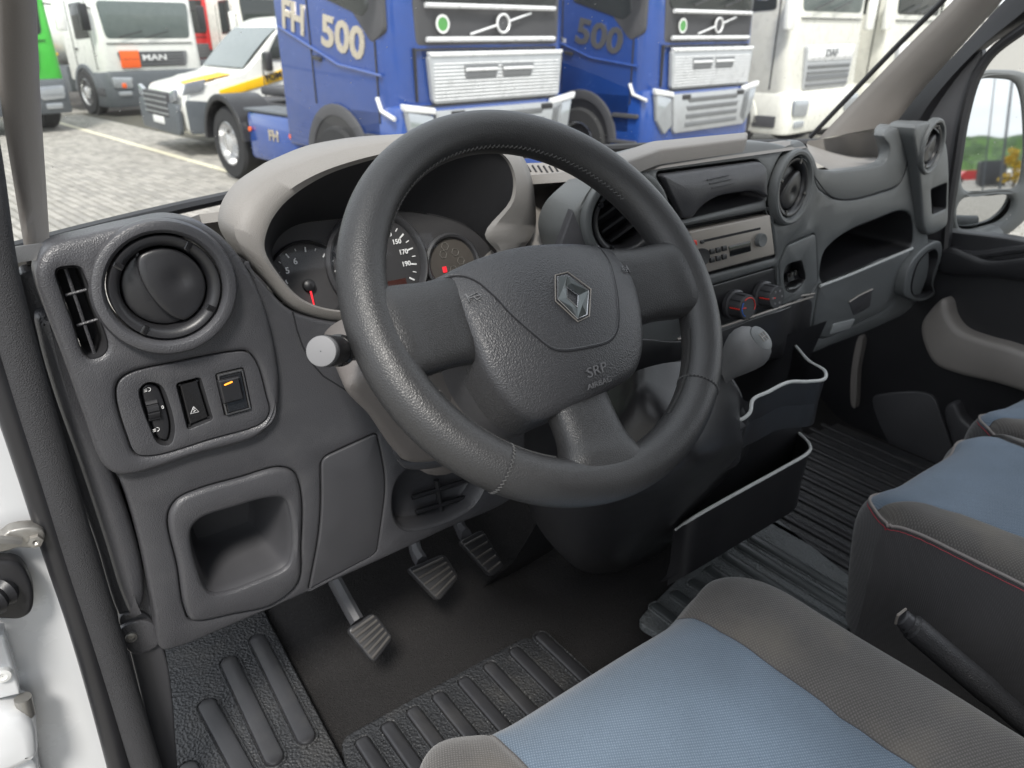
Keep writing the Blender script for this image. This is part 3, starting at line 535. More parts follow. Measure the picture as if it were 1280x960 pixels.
# top tray above the glove box: floor, curved back wall
bw = [[np.array(atY(x, y, yy)) for (x, y), yy in zip(pts, ys)] for pts, ys in (
    ([(1010, 176), (1040, 172), (1075, 166), (1100, 166), (1112, 178), (1106, 203)], [.50, .50, .47, .42, .33, .24]),
    ([(1008, 180), (1040, 190), (1075, 196), (1100, 196), (1108, 200), (1106, 206)], [.50, .50, .47, .42, .33, .24]),
    ([(1015, 200), (1040, 213), (1060, 212), (1085, 209), (1100, 207), (1106, 207)], [.24, .235, .235, .235, .235, .235]))]
bw = [spline(r, 6) for r in bw]
obj('tray_wall', loft(bw), M['beige'], dash, ang=70)
lipo = [(1000, 176), (1012, 188), (1024, 207), (1040, 214), (1060, 212), (1090, 208), (1108, 200), (1112, 184), (1104, 170), (1112, 160), (1128, 164), (1134, 200), (1124, 228), (1098, 241), (1062, 250), (1042, 248), (1022, 222), (1008, 199), (990, 185)]
PL('tray_front', FA, FA.loop(lipo, 6), m='mid', h=.001, b=.004, d=.02)
obj('tray_top', loft([spline([atY(*p, .30) for p in ((1104, 170), (1112, 160), (1128, 157), (1140, 153))], 6), spline([atY(*p, .52) for p in ((1098, 164), (1108, 157), (1124, 152), (1138, 148))], 6)]), M['beige'], dash)
obj('seam', tube(spline([FA.to3(*FA.px(*p), .001) for p in ((1004, 196), (1022, 222), (1042, 247), (1062, 249), (1098, 241), (1124, 229), (1134, 202), (1129, 168))], 6), .0010, 5), M['void'], dash)
# hidden side behind the wheel: filler between hood and stack
obj('hood_side_panel', loft([spline([atY(*p, y) for p, y in r], 6) for r in ([((668, 240), .33), ((700, 228), .36), ((735, 214), .36), ((770, 205), .3)], [((667, 285), .27), ((690, 275), .27), ((712, 255), .25), ((735, 238), .2)], [((650, 330), .25), ((670, 340), .22), ((700, 340), .2), ((716, 320), .2)], [((650, 420), .25), ((670, 420), .22), ((700, 420), .2), ((716, 420), .2)])]), M['beige2'], dash, ang=70)
PL('stack_corner', FA, ccw([FA.px(*p) for p in ((690, 325), (714, 262), (742, 330), (745, 420), (690, 420))]), m='dark', h=.004, b=.003, d=.01)
# ------------------------------------------------------------------ steering column, stalks, wheel
WC = np.array([0, -.025, 1.57]); wa, wb = math.radians(40.8), math.radians(-1.5)
WN = np.array([math.sin(wb) * math.cos(wa), -math.cos(wb) * math.cos(wa), math.sin(wa)])
WF = Frame(WC, WN)
column = thing('steering_column', tuple(WC - WN * .25), 'warm grey steering column cowl under the wheel with two stalks', 'steering column')
def cs(c, w, hgt, n=28, p=2.6, low=1): 
    out = []
    for k in range(n):
        a = 2 * math.pi * k / n; x = math.copysign(abs(math.cos(a))**(2 / p), math.cos(a)) * w; y = math.copysign(abs(math.sin(a))**(2 / p), math.sin(a)) * hgt
        out.append(c + WF.U * x + WF.V * (y * (low if y < 0 else 1)))
    return out
obj('column_cowl', loft([cs(WC - WN * d - WF.V * s, w, hh, p=3) for d, w, hh, s in ((.055, .036, .035, 0), (.060, .050, .050, .005), (.09, .056, .056, .012), (.15, .060, .06, .02), (.22, .062, .062, .03), (.32, .062, .06, .04))], closed=True, caps=True), M['cowl'], column)
obj('column_hub', loft([cs(WC - WN * d, w, w, p=2) for d, w in ((.02, .05), (.03, .055), (.062, .052))], closed=True, caps=True), M['black'], column)
lw = [(430, 478), (462, 520), (488, 558), (505, 574), (560, 570), (640, 540), (655, 470), (560, 440), (470, 450)]
cf = Frame(atY(540, 520, .09), (-.15, -.8, -.25)); 
obj('lower_cowl', plate(cf, cf.loop(lw, 8), h=.01, b=.012, d=.09), M['cowl'], column)
obj('cowl_foot', plate(cf, cf.loop([(492, 560), (506, 573), (560, 568), (600, 556), (600, 566), (562, 580), (505, 584)], 6), h=.004, b=.004, d=.06), M['dark2'], column)
# lighting stalk
e0 = atY(402, 439, -.02); e1 = atY(470, 436, .10); ax = unit(e0 - e1); SF = Frame(e0, ax, up=(0, 0, 1))
def stk(prof, m, name): return obj(name, lathe(SF, prof, 32, caps=True), M[m], column)
stalk = stk([(.0110, -.045), (.0122, -.040), (.0134, -.012), (.0130, -.006)], 'black', 'stalk_grip')
obj('stalk_end', lathe(SF, [(.0122, -.007), (.0126, -.005), (.0126, -.0005), (.0122, .0015), (.010, .002), (.0005, .0022)], 36, caps=False), mat('grey_cap', (.15, .15, .155), .55), stalk)
obj('stalk_ring', lathe(SF, [(.0125, -.050), (.0142, -.048), (.0142, -.044), (.0125, -.042)], 32, caps=True), M['gloss'], stalk)
obj('stalk_arm', tube([e0 - ax * .045, e0 - ax * .075, e1, e1 - ax * .05], [.0115, .010, .010, .012], 14), M['black'], column)
sf2 = Frame(e0 - ax * .030 + np.array([-.003, -.0125, .005]), (-.1, -.9, .4))
text('0D', .0085, sf2, 0, 0, h=.0005, m=M['ink'], parent=stalk, name='lamp_symbols', ang=-.1, align='CENTER')
w0 = WC - WN * .11 + WF.U * .07; obj('wiper_stalk', tube([w0, w0 + WF.U * .05 + WN * .02, w0 + WF.U * .13 + WN * .03], [.009, .010, .012], 12), M['black'], column)
# wheel
sw = thing('steering_wheel', tuple(WC), 'black leather steering wheel with three spokes in front of the gauges', 'steering wheel')
RR, RT = .1835, .0215
def rimpt(a, b, k=1.0):
    # rim section: slightly oval, swelling at ten-to-two
    g = 1 + .04 * math.cos(2 * (a - .5)); rt = RT * g * k
    return (RR + rt * math.cos(b)) * math.cos(a), (RR + rt * math.cos(b)) * math.sin(a), rt * 1.0 * math.sin(b)
bm = bmesh.new(); N1, N2 = 160, 28; g = [[bm.verts.new(WF.to3(*rimpt(2 * math.pi * i / N1, 2 * math.pi * j / N2))) for j in range(N2)] for i in range(N1)]
for i in range(N1):
    for j in range(N2): bm.faces.new((g[i][j], g[(i + 1) % N1][j], g[(i + 1) % N1][(j + 1) % N2], g[i][(j + 1) % N2]))
rim = obj('rim', bm, M['leather'], sw)
def rimtube(a0, a1, b, off, r, name, m, n=60, wob=0): 
    pts = []
    for i in range(n + 1):
        a = a0 + (a1 - a0) * i / n; k = (RT + off) / RT; bb = b + (wob if i % 2 else -wob); pts.append(WF.to3(*rimpt(a, bb, k)))
    return obj(name, tube(pts, r, 5), M[m], rim)
for a0, a1 in ((.55, 2.6), (-.45, -1.1), (-2.0, -2.75)): rimtube(a0, a1, math.pi - .25, .0002, .0010, 'stitching', 'thread', 130, .07)
for a in (-2.28, -.80, ): obj('seam_stitch', tube([WF.to3(*rimpt(a + .012 * (j % 2), b, (RT + .0003) / RT)) for j, b in enumerate(np.linspace(-.6, 3.6, 50))], .0008, 5), M['thread'], rim); obj('rim_seam', tube([WF.to3(*rimpt(a, b, (RT - .0004) / RT)) for b in np.linspace(0, 2 * math.pi, 40)], .0010, 5), M['void'], rim)
# spokes: lofted from the hub out to the rim, flat section widening at both ends
def spoke(ang, w0, w1, wr, h0, h1, t0=.012, t1=.020, sk=0):
    c, s = math.cos(ang), math.sin(ang); rows = []
    for r, w, hh, t in ((.055, w0, h0, t0), (.085, w0 * .97, h0 * .9, t0), (.12, w1, (h0 + h1) / 2, (t0 + t1) / 2), (.145, w1 * 1.05, h1 * .8 + h0 * .2, t1 * .9), (.162, wr * .85, h1, t1), (.176, wr * 1.05, h1, t1 * .92), (.186, wr * 1.3, h1, t1 * .75)):
        ring_ = []
        for k in range(28):
            a = 2 * math.pi * k / 28; y = math.copysign(abs(math.cos(a))**(2 / 3.2), math.cos(a)) * w + sk * (r - .1); z = math.copysign(abs(math.sin(a))**(2 / 2.6), math.sin(a)) * t
            ring_.append(WF.to3(r * c - y * s, r * s + y * c, hh + z))
        rows.append(ring_)
    rr_ = []
    for i in range(len(rows) - 1):
        for k in range(5): t = k / 5; t2 = t; rr_.append([a * (1 - t2) + b * t2 for a, b in zip(rows[i], rows[i + 1])])
    rr_.append(rows[-1]); arr = np.array(rr_)
    for _ in range(3): arr[1:-1] = (arr[:-2] + 2 * arr[1:-1] + arr[2:]) / 4
    return obj('spoke', loft([list(r) for r in arr], closed=True, caps=True), M['leather'], sw, ang=60)
spoke(math.radians(181), .046, .040, .050, -.008, 0, .016)
spoke(math.radians(-5), .046, .040, .050, -.008, 0, .016)
spoke(math.radians(-97), .036, .033, .050, -.014, 0, .016)
# pad: domed shield
def padH(u, v):
    x, y = (u + .004) / .115, (v + .022) / .098; r2 = min(x * x + y * y, 1.6)
    return -.010 + .040 * (1 - r2**1.25 * .62)
PADF = Frame(WC, WN, H=padH)
po = [(540, 350), (556, 340), (600, 320), (650, 306), (700, 302), (748, 306), (776, 316), (790, 340), (801, 375), (806, 415), (804, 445), (795, 466), (770, 482), (735, 500), (700, 517), (672, 525), (648, 515), (626, 492), (606, 460), (590, 420), (572, 382), (552, 359)]
PO = PADF.loop(po, 7)
pin = [(557, 356), (572, 350), (590, 352), (610, 366), (640, 395), (670, 420), (690, 436), (706, 439), (735, 434), (764, 426), (771, 414), (773, 385), (768, 350), (760, 325), (750, 311), (735, 309), (700, 307), (650, 311), (600, 326), (570, 340)]
groove = [(553, 349), (572, 345), (592, 350), (612, 365), (640, 394), (668, 419), (690, 436), (706, 439), (735, 435), (762, 427), (771, 414), (773, 385), (768, 350), (760, 325), (749, 309)]
GR = np.array(spline([PADF.px(*p) for p in groove], 8))
def gh(u, v):
    d = np.sqrt(((GR - (u, v))**2).sum(1)).min(); return -.0022 * math.exp(-(d / .0016)**2) 
PIN = ccw(spline([PADF.px(*p) for p in pin], 6, True))
def gh2(u, v):
    ins = inpoly(np.array([[u, v]]), PIN)[0]; d = np.sqrt(((GR - (u, v))**2).sum(1)).min(); return gh(u, v) + (.0015 if ins else 0) * min(d / .003, 1)
pad = obj('airbag_pad', plate(PADF, PO, h=0, b=.007, d=.045, grid=.0045), M['pad'], sw, ang=80)
obj('cover_seam', tube([PADF.to3(p[0], p[1], .0002) for p in GR], .0009, 6), M['void'], pad)
GR2 = GR + np.array([0, .0016]); obj('seam_edge', tube([PADF.to3(p[0], p[1], -.0003) for p in GR2], .0011, 6), M['pad'], pad)
# diamond badge
def badge():
    T = lambda q, h: PADF.to3(*PADF.px(*q, h), h)
    O_ = [(697, 346), (709, 344), (735.5, 363), (733.5, 393), (722, 398.5), (697.5, 374)]; I_ = [(708.5, 359), (722.5, 369.5), (721.5, 384), (709, 372)]
    bm_ = bmesh.new(); lo = [bm_.verts.new(T(q, -.001)) for q in O_]; o = [bm_.verts.new(T(q, .0034)) for q in O_]; i_ = [bm_.verts.new(T(q, .0012)) for q in I_]; b2 = [bm_.verts.new(T(q, -.002)) for q in I_]
    m1 = bm_.verts.new(T((714, 354), .0036)); m2 = bm_.verts.new(T((728, 381), .0042)); m3 = bm_.verts.new(T((714, 383), .0026)); m4 = bm_.verts.new(T((703, 362), .0042))
    for f in ((o[1], o[2], m1), (o[2], i_[1], m1), (i_[1], i_[0], m1), (i_[0], o[1], m1), (o[2], o[3], m2), (o[3], o[4], m2), (o[4], i_[2], m2), (i_[2], i_[1], m2), (i_[1], o[2], m2), (o[5], m3, o[4]), (o[4], m3, i_[2]), (i_[2], m3, i_[3]), (i_[3], m3, o[5]), (o[0], o[1], m4), (o[1], i_[0], m4), (i_[0], i_[3], m4), (i_[3], o[5], m4), (o[5], o[0], m4)): bm_.faces.new(f)
    for k in range(6): bm_.faces.new((lo[k], lo[(k + 1) % 6], o[(k + 1) % 6], o[k]))
    for k in range(4): bm_.faces.new((b2[k], b2[(k + 1) % 4], i_[(k + 1) % 4], i_[k]))
    bm_.faces.new(b2); bd = obj('diamond_badge', bm_, mat('badge_metal', (.11, .12, .12), .28, .85), pad, smooth=False)
    obj('badge_edge', tube([T(q, .0032) for q in O_ + O_[:1]], .00045, 6), M['chrome'], bd); obj('badge_edge', tube([T(q, .0014) for q in I_ + I_[:1]], .0006, 6), M['chrome'], bd)
    g_ = [(694, 344), (709.5, 340), (738.5, 361.5), (736.5, 395), (722.5, 402), (694.5, 376)]; obj('badge_rim', tube([T(q, .0006) for q in g_ + g_[:1]], .0007, 6), M['silver'], pad)
badge()
M['emb'] = mat('embossed_grey', (.13, .13, .135), .5)
tu = PADF.px(747, 472); 
text('SRP', .0125, PADF, tu[0], tu[1] + .0060, h=.0012, ext=.0008, m=M['emb'], parent=pad, name='embossed_lettering', ang=.05, sx=1.25)
text('AIRBAG', .0068, PADF, tu[0], tu[1] - .0055, h=.0020, ext=.0008, m=M['emb'], parent=pad, name='embossed_lettering', ang=.05, sx=1.25)
def horn(x, y, s):
    u, v = PADF.px(x, y); pts = [(-1, .9), (-1, -.9), (-.8, 0), (-1, .9)], [(-.8, .2), (.9, .5), (1.1, -.6), (.2, -.9), (0, -.1)], [(-.8, -.1), (1.3, -.2)]
    for p in pts: obj('horn_symbol', tube([PADF.to3(u + a * .0052 * s, v + b * .0050, .0016) for a, b in p], .0005, 5), M['ink2'], pad)
horn(591, 371, 1); horn(781, 337, -1)
obj('pad_bezel', plate(WF, [np.array(p) * (1.02, 1.0) for p in inset(PO, .002)], h=-.018, b=.005, d=.05), M['dark2'], sw)
# ------------------------------------------------------------------ centre console, gear lever, trays
con = thing('centre_console', tuple(atZ(740, 715, .92)), 'dark floor console hanging from the dash behind the gear lever', 'centre console')
def rowpx(P, n=5): return spline([atY(x, y, yy) for x, y, yy in P], n)
rows = [rowpx(r) for r in (
    [(690, 470, .20), (770, 478, .02), (800, 462, -.02), (850, 452, -.03), (905, 470, -.02), (930, 500, .05), (945, 500, .16)],
    [(660, 520, .20), (770, 500, .00), (800, 495, -.05), (860, 560, -.10), (915, 540, -.05), (932, 530, .05), (950, 520, .16)],
    [(655, 560, .20), (700, 580, .04), (780, 590, -.05), (850, 600, -.075), (915, 562, -.04), (930, 570, .05), (945, 570, .16)],
    [(655, 600, .22), (675, 620, .09), (740, 640, .03), (800, 635, .0), (865, 622, .0), (905, 600, .08), (930, 600, .18)],
    [(658, 625, .24), (676, 660, .15), (715, 692, .11), (765, 700, .09), (830, 670, .09), (880, 640, .14), (900, 630, .22)],
    [(670, 640, .28), (690, 680, .22), (725, 712, .19), (760, 716, .18), (810, 700, .19), (860, 665, .22), (890, 640, .28)],
    [(680, 640, .36), (700, 680, .33), (730, 708, .31), (760, 712, .31), (800, 700, .32), (850, 665, .34), (880, 640, .36)])]
sm_rows = [list(r) for r in zip(*[spline(list(c), 5) for c in zip(*rows)])]
obj('console_body', loft(sm_rows), M['black'], con, ang=80)
kc = atY(932, 438, -.03)
gear = thing('gear_lever', tuple(kc - np.array([0, 0, .1])), 'grey ball topped gear lever with pleated gaiter beside the wheel rim', 'gear lever')
base = atY(848, 520, -.02); axs = unit(kc - atY(880, 492, .0)); GF = Frame(kc, axs, up=(0, 1, 0))
obj('knob', lathe(GF, [(.0005, -.052), (.0115, -.050), (.012, -.043), (.0145, -.034), (.020, -.022), (.0252, -.010), (.0285, .001), (.0280, .010), (.0245, .0190), (.0175, .0250), (.009, .0276), (.0005, .028)], 36, caps=False), mat('grey_knob', (.125, .125, .127), .55, grain=('n', 500, .3, .0005), wear=((.16, .16, .16), 30, .4)), gear)
cfm = unit(CAM - kc + np.array([.55, 0, -.1])); capf = Frame(kc + axs * .006, unit(axs * .85 + cfm * .6), up=(0, 0, 1)); obj('shift_pattern_cap', lathe(capf, [(.0178, .0150), (.0172, .0218), (.012, .0245), (.0005, .0252)], 30, caps=False), M['mid'], gear)
for q in (-.006, 0, .006): obj('shift_mark', tube([capf.to3(q, .006, .0254), capf.to3(q, -.006, .0254)], .0005, 4), M['silver'], gear)
obj('shift_mark', tube([capf.to3(-.006, 0, .0254), capf.to3(.006, 0, .0254)], .0005, 4), M['silver'], gear)
obj('collar', lathe(GF, [(.013, -.075), (.014, -.070), (.014, -.062), (.010, -.058), (.009, -.045)], 24, caps=False), M['gloss'], gear)
obj('shaft', tube([kc - axs * .03, kc - axs * .12], .007, 12), M['chrome'], gear)
obj('reverse_ring', tube([kc - axs * .072 + GF.U * .015 * math.cos(a) + GF.V * .015 * math.sin(a) for a in np.linspace(0, 2 * math.pi, 25)], .0022, 6), M['silver'], gear)
# gaiter: pleated leather loft from console opening to the collar
fin = unit(kc - axs * .07 - base)
rows = []
bpx = [(786, 500, .03), (793, 478, .05), (820, 462, .08), (860, 455, .09), (900, 462, .09), (922, 490, .07), (926, 525, .03), (915, 550, -.03), (880, 562, -.06), (845, 558, -.07), (808, 535, -.04)]
bl = spline([atY(*p) for p in bpx], 6, True); top = kc - axs * .075; nb = len(bl)
tv = [top + (GF.U * math.cos(a) + GF.V * math.sin(a)) * .014 for a in np.linspace(0, 2 * math.pi, nb, endpoint=False)]
# match start angle
best = min(range(nb), key=lambda s: sum(np.linalg.norm((tv[(k + s) % nb] - top) / .014 - unit(bl[k] - np.mean(bl, 0))) for k in range(0, nb, 4))); alt = tv[::-1]; best2 = min(range(nb), key=lambda s: sum(np.linalg.norm((alt[(k + s) % nb] - top) / .014 - unit(bl[k] - np.mean(bl, 0))) for k in range(0, nb, 4)))
f1 = sum(np.linalg.norm(unit(tv[(k + best) % nb] - top) - unit(bl[k] - np.mean(bl, 0))) for k in range(nb)); f2 = sum(np.linalg.norm(unit(alt[(k + best2) % nb] - top) - unit(bl[k] - np.mean(bl, 0))) for k in range(nb))
TT = [tv[(k + best) % nb] for k in range(nb)] if f1 < f2 else [alt[(k + best2) % nb] for k in range(nb)]
for i in range(22):
    t = i / 21; s = t**.8; r_ = []
    for k in range(nb):
        p = bl[k] * (1 - s) + TT[k] * s; cc_ = np.mean(bl, 0) * (1 - s) + top * s; d = p - cc_
        bulge = 1 + .30 * math.sin(math.pi * min(t * 1.6, 1)) * (1 - t); pl = 1 + .20 * math.sin(k / nb * 2 * math.pi * 4 + 3 * t) * math.sin(math.pi * t) + .12 * math.sin(k / nb * 2 * math.pi * 9 + 1.3) * math.sin(math.pi * t)
        lift = math.sin(math.pi * t) * .018 * (1 + .5 * math.sin(k / nb * 2 * math.pi * 3 + 1)); r_.append(cc_ + d * bulge * pl + fin * lift * .5)
    rows.append(r_)
obj('gaiter', loft(rows, closed=True), mat('gaiter_leather', (.026, .026, .028), .45, grain=('l', 300, .4, .001)), gear, ang=80)
obj('gaiter_frame', tube(bl + bl[:1], .0045, 8), M['black'], gear)
# trays to the right of the console
def tray(name, lip, depth, label, m='black', wall=.0022, hang=None):
    t = thing(name, tuple(lip[len(lip) // 2]), label, 'storage tray'); top_ = spline(lip, 8); L = [p for p in top_]
    rows = [[p + np.array([0, 0, dz]) + (np.array([0, iy, 0])) for p in L] for dz, iy in ((.0, 0), (-depth * .5, .004), (-depth * .93, .010), (-depth, .02))]
    cen = np.mean([p for p in L], 0); rows.append([p * .15 + (cen + np.array([0, .06, 0])) * .85 + np.array([0, 0, -depth - (p * .15 + cen * .85)[2] + cen[2]]) for p in L])
    obj('tray_wall', loft(rows), M[m], t, ang=60)
    rows2 = [[p + np.array([-.001, .004, 0 + dz]) for p in L] for dz in (0, -depth + .003)]; obj('tray_lining', loft(rows2), M[m], t)
    obj('tray_lip', tube(L, .0028, 8), bpy.data.materials['lip_satin'], t); return t
tray('upper_tray', [atY(995, 433, .16), atY(1012, 452, .08), atY(1031, 464, .03), atY(1030, 474, .01), atY(1010, 477, .01), atY(985, 478, .01), atY(960, 490, .01), atY(941, 500, .01), atY(937, 516, .0), atY(925, 525, .0), atY(905, 527, .01)], .085, 'dark curved tray with pale rim right of the gear gaiter, the upper one')
tray('lower_tray', [atY(982, 524, .14), atY(997, 540, .08), atY(1012, 556, .03), atY(1010, 566, .01), atY(980, 584, .01), atY(940, 606, .01), atY(900, 628, .01), atY(872, 644, .02), atY(845, 662, .06)], .115, 'dark deep open tray with pale rim under the upper tray')
cbk = [[np.array([x, y, z]) for x in (.2, .5, .85)] for y, z in ((.17, 1.30), (.22, 1.1), (.30, .95), (.42, .80))]
obj('console_back', loft(cbk), M['black'], con)
csf = Frame((0, .075, 0), (0, -1, 0)); obj('console_side', plate(csf, csf.loop([(905, 530), (960, 512), (1000, 500), (1004, 545), (985, 600), (930, 640), (872, 690), (850, 700), (860, 640)], 4, sharp=True), h=0, b=.003, d=.02), M['black'], con)
# ------------------------------------------------------------------ pedals
def pedal(name, quad, y, label, ribs, arm, tilt=(0, -.75, .65), metal='steel'):
    c = np.mean([q for q in quad], 0); quad = [tuple(c + (np.array(q) - c) * (1.16, 1.06)) for q in quad]; f = Frame(atY(*c, y), tilt); t = thing(name, tuple(f.o), label, 'pedal', 'foot pedals')
    l = ccw(rpoly([f.px(*q) for q in quad], .010, 4)); obj('pedal_pad', plate(f, l, h=.006, b=.003, d=.012), M['rib'], t)
    P = [np.array(f.px(*q, .006)) for q in quad]
    for k in range(ribs):
        s = (k + .7) / (ribs + .4); a = P[0] * (1 - s) + P[3] * s; b = P[1] * (1 - s) + P[2] * s; a, b = a * .93 + b * .07, b * .93 + a * .07
        obj('pedal_rib', tube([f.to3(*a, .0075), f.to3(*((a + b) / 2), .0085), f.to3(*b, .0075)], .0021, 6), mat('pedal_rib_worn', (.085, .08, .075), .45, .2) if 'pedal_rib_worn' not in bpy.data.materials else bpy.data.materials['pedal_rib_worn'], t)
    pts = [f.to3(*((P[0] + P[1]) / 2), -.008)] + [np.asarray(q) for q in arm]; obj('pedal_arm', tube(spline(pts, 5), .011, 8, sy=1.5), M['dark2'], t); return t
pedal('clutch_pedal', [(437, 788), (466, 767), (487, 797), (466, 828)], .285, 'worn grey ribbed pedal nearest the left mat', 6, [atY(437, 760, .33), atY(418, 725, .38)])
pedal('brake_pedal', [(513, 712), (553, 694), (569, 722), (547, 751)], .33, 'black ribbed pedal in the middle of the footwell', 5, [atY(520, 690, .38), atY(516, 660, .42)])
pedal('accelerator_pedal', [(577, 678), (602, 664), (626, 707), (612, 720)], .36, 'narrow pedal with upright ribs on the right of the footwell', 5, [atY(578, 665, .42), atY(572, 650, .46)])
# ------------------------------------------------------------------ cab floor
FZ = .82
bmx = bmesh.new(); NXf, NYf = 120, 70
def floorz(x, y):
    lf = 1 - sm(x, -.17, -.09); z = FZ + .55 * (sm(y, .34, .95) * (1 - lf) + sm(y, .60, 1.1) * lf) + .004 * math.sin(9 * x + 4 * y)
    tx = .385; d = math.hypot(max(abs(x - .50) - .13, 0), max(.33 - y, 0) * .8); z += .10 * (1 - sm(d, .0, .09)) * sm(y, .27, .36)
    return z
gv = [[bmx.verts.new((x, y, floorz(x, y))) for x in np.linspace(-.44, 1.42, NXf)] for y in np.linspace(-1.3, .95, NYf)]
for a, b in zip(gv, gv[1:]):
    for k in range(NXf - 1): bmx.faces.new((a[k], a[k + 1], b[k + 1], b[k]))
struct(obj('cab_floor', bmx, M['carpet'], ang=80))
# rubber mats with raised ribs
def mat_piece(name, label, corners, z, ribs, group=None, th=.010, rw=None, bl=.02):
    f = Frame((0, 0, z), (0, 0, 1), up=(0, 1, 0)); t = thing(name, tuple(atZ(*np.mean(corners, 0), z)), label, 'mat')
    obj('mat_sheet', plate(f, ccw(rpoly([f.px(*q) for q in corners], bl, 4)), h=.004, b=.003, d=th), M['rubber'], t)
    for (a, b, w) in ribs:
        a, b = np.array(f.px(*a, .01)), np.array(f.px(*b, .01)); d = unit(b - a); n = np.array([-d[1], d[0]])
        l = [a + n * w * math.cos(t_) - d * w * math.sin(t_) for t_ in np.linspace(0, math.pi, 9)] + [b - n * w * math.cos(t_) + d * w * math.sin(t_) for t_ in np.linspace(0, math.pi, 9)]
        l = ccw(l); obj('groove_rim', plate(f, inset(l, -.0035), [l], h=.0065, b=.0022, d=.006), M['rubber'], t)
        obj('mat_rib', plate(f, inset(l, .0012), h=.0098, b=.0052, d=.010), M['rib'], t)
    return t
mat_piece('step_mat', 'black rubber mat with long ribs in the door step', [(180, 740), (300, 690), (334, 772), (445, 985), (195, 985)], FZ + .02, [((259, 880), (330, 1010), .0155), ((286, 826), (342, 944), .0155), ((322, 798), (382, 918), .0155), ((235, 960), (270, 1040), .0155)], th=.03)
rb = []
for k, (x, y) in enumerate([(450, 928), (488, 908), (520, 888), (552, 868), (582, 848), (612, 829), (640, 813)]): rb.append(((x, y), (x + 66 + 2 * k + 10, y + 90 - 6 * k + 30), .0125))
rb = []
YV = np.array([-130., -6.])
f_ = Frame((0, 0, FZ + .006), (0, 0, 1), up=(0, 1, 0))
rx0 = f_.px(450, 925)[0]; rx1 = f_.px(640, 813)[0]
for k in range(8):
    px_, py_ = 450 + (640 - 450) * k / 6, 925 + (813 - 925) * k / 6; u, v = f_.px(px_, py_); q = []
    rb.append(((px_, py_), None, (u, v)))
def ribs_world(name, label, corners, z, lst, w, th=.010, mt=('rubber', 'rib')):
    f = Frame((0, 0, z), (0, 0, 1), up=(0, 1, 0)); t = thing(name, tuple(atZ(*np.mean(corners, 0), z)), label, 'mat')
    obj('mat_sheet', plate(f, ccw(rpoly([f.px(*q) for q in corners], .02, 4)), h=.003, b=.003, d=th), M[mt[0]], t)
    for (u, v, ln) in lst:
        l = ccw(rpoly([(u - w, v - ln), (u + w, v - ln), (u + w, v), (u - w, v)], w * .98, 6)); obj('groove_rim', plate(f, inset(l, -.0030), [l], h=.0065, b=.002, d=.007), M[mt[0]], t); obj('mat_rib', plate(f, inset(l, .001), h=.0095, b=.0052, d=.012), M[mt[1]], t)
    return t
ribs_world('driver_floor_mat', 'black ribbed rubber floor mat in front of the driver seat', [(425, 925), (660, 795), (760, 880), (600, 1050), (440, 1010)], FZ + .006, [(*r[2], .20) for r in rb], .0125)
z2 = FZ + .012; f2 = Frame((0, 0, z2), (0, 0, 1), up=(0, 1, 0))
lst = []
for k, (x, y) in enumerate([(815, 757), (840, 742), (862, 727), (882, 711), (903, 695), (921, 682), (937, 673)]): u, v = f2.px(x, y); lst.append((u, v, .28))
ribs_world('centre_floor_mat', 'grey black ribbed rubber floor mat between the two seats', [(795, 778), (925, 645), (960, 640), (1110, 760), (1160, 820), (1000, 900)], z2, lst, .0125, th=.014, mt=('rubber2', 'rib2'))
far = thing('passenger_floor_mat', tuple(atZ(1020, 620, FZ)), 'dark ribbed floor covering in the passenger footwell', 'mat')
ff = Frame((0, 0, FZ + .006), (0, 0, 1), up=(0, 1, 0)); a_ = ff.px(950, 640); 
obj('mat_sheet', plate(ff, ccw([(.80, -.4), (1.36, -.4), (1.36, .42), (.80, .42)]), h=.003, b=.003, d=.01), M['rubber'], far)
for k in range(12): x = .81 + k * .045; obj('mat_rib', plate(ff, ccw(rpoly([(x, -.38), (x + .026, -.38), (x + .017, .40), (x, .40)], .006, 3)), h=.009, b=.004, d=.007), M['rib'], far)
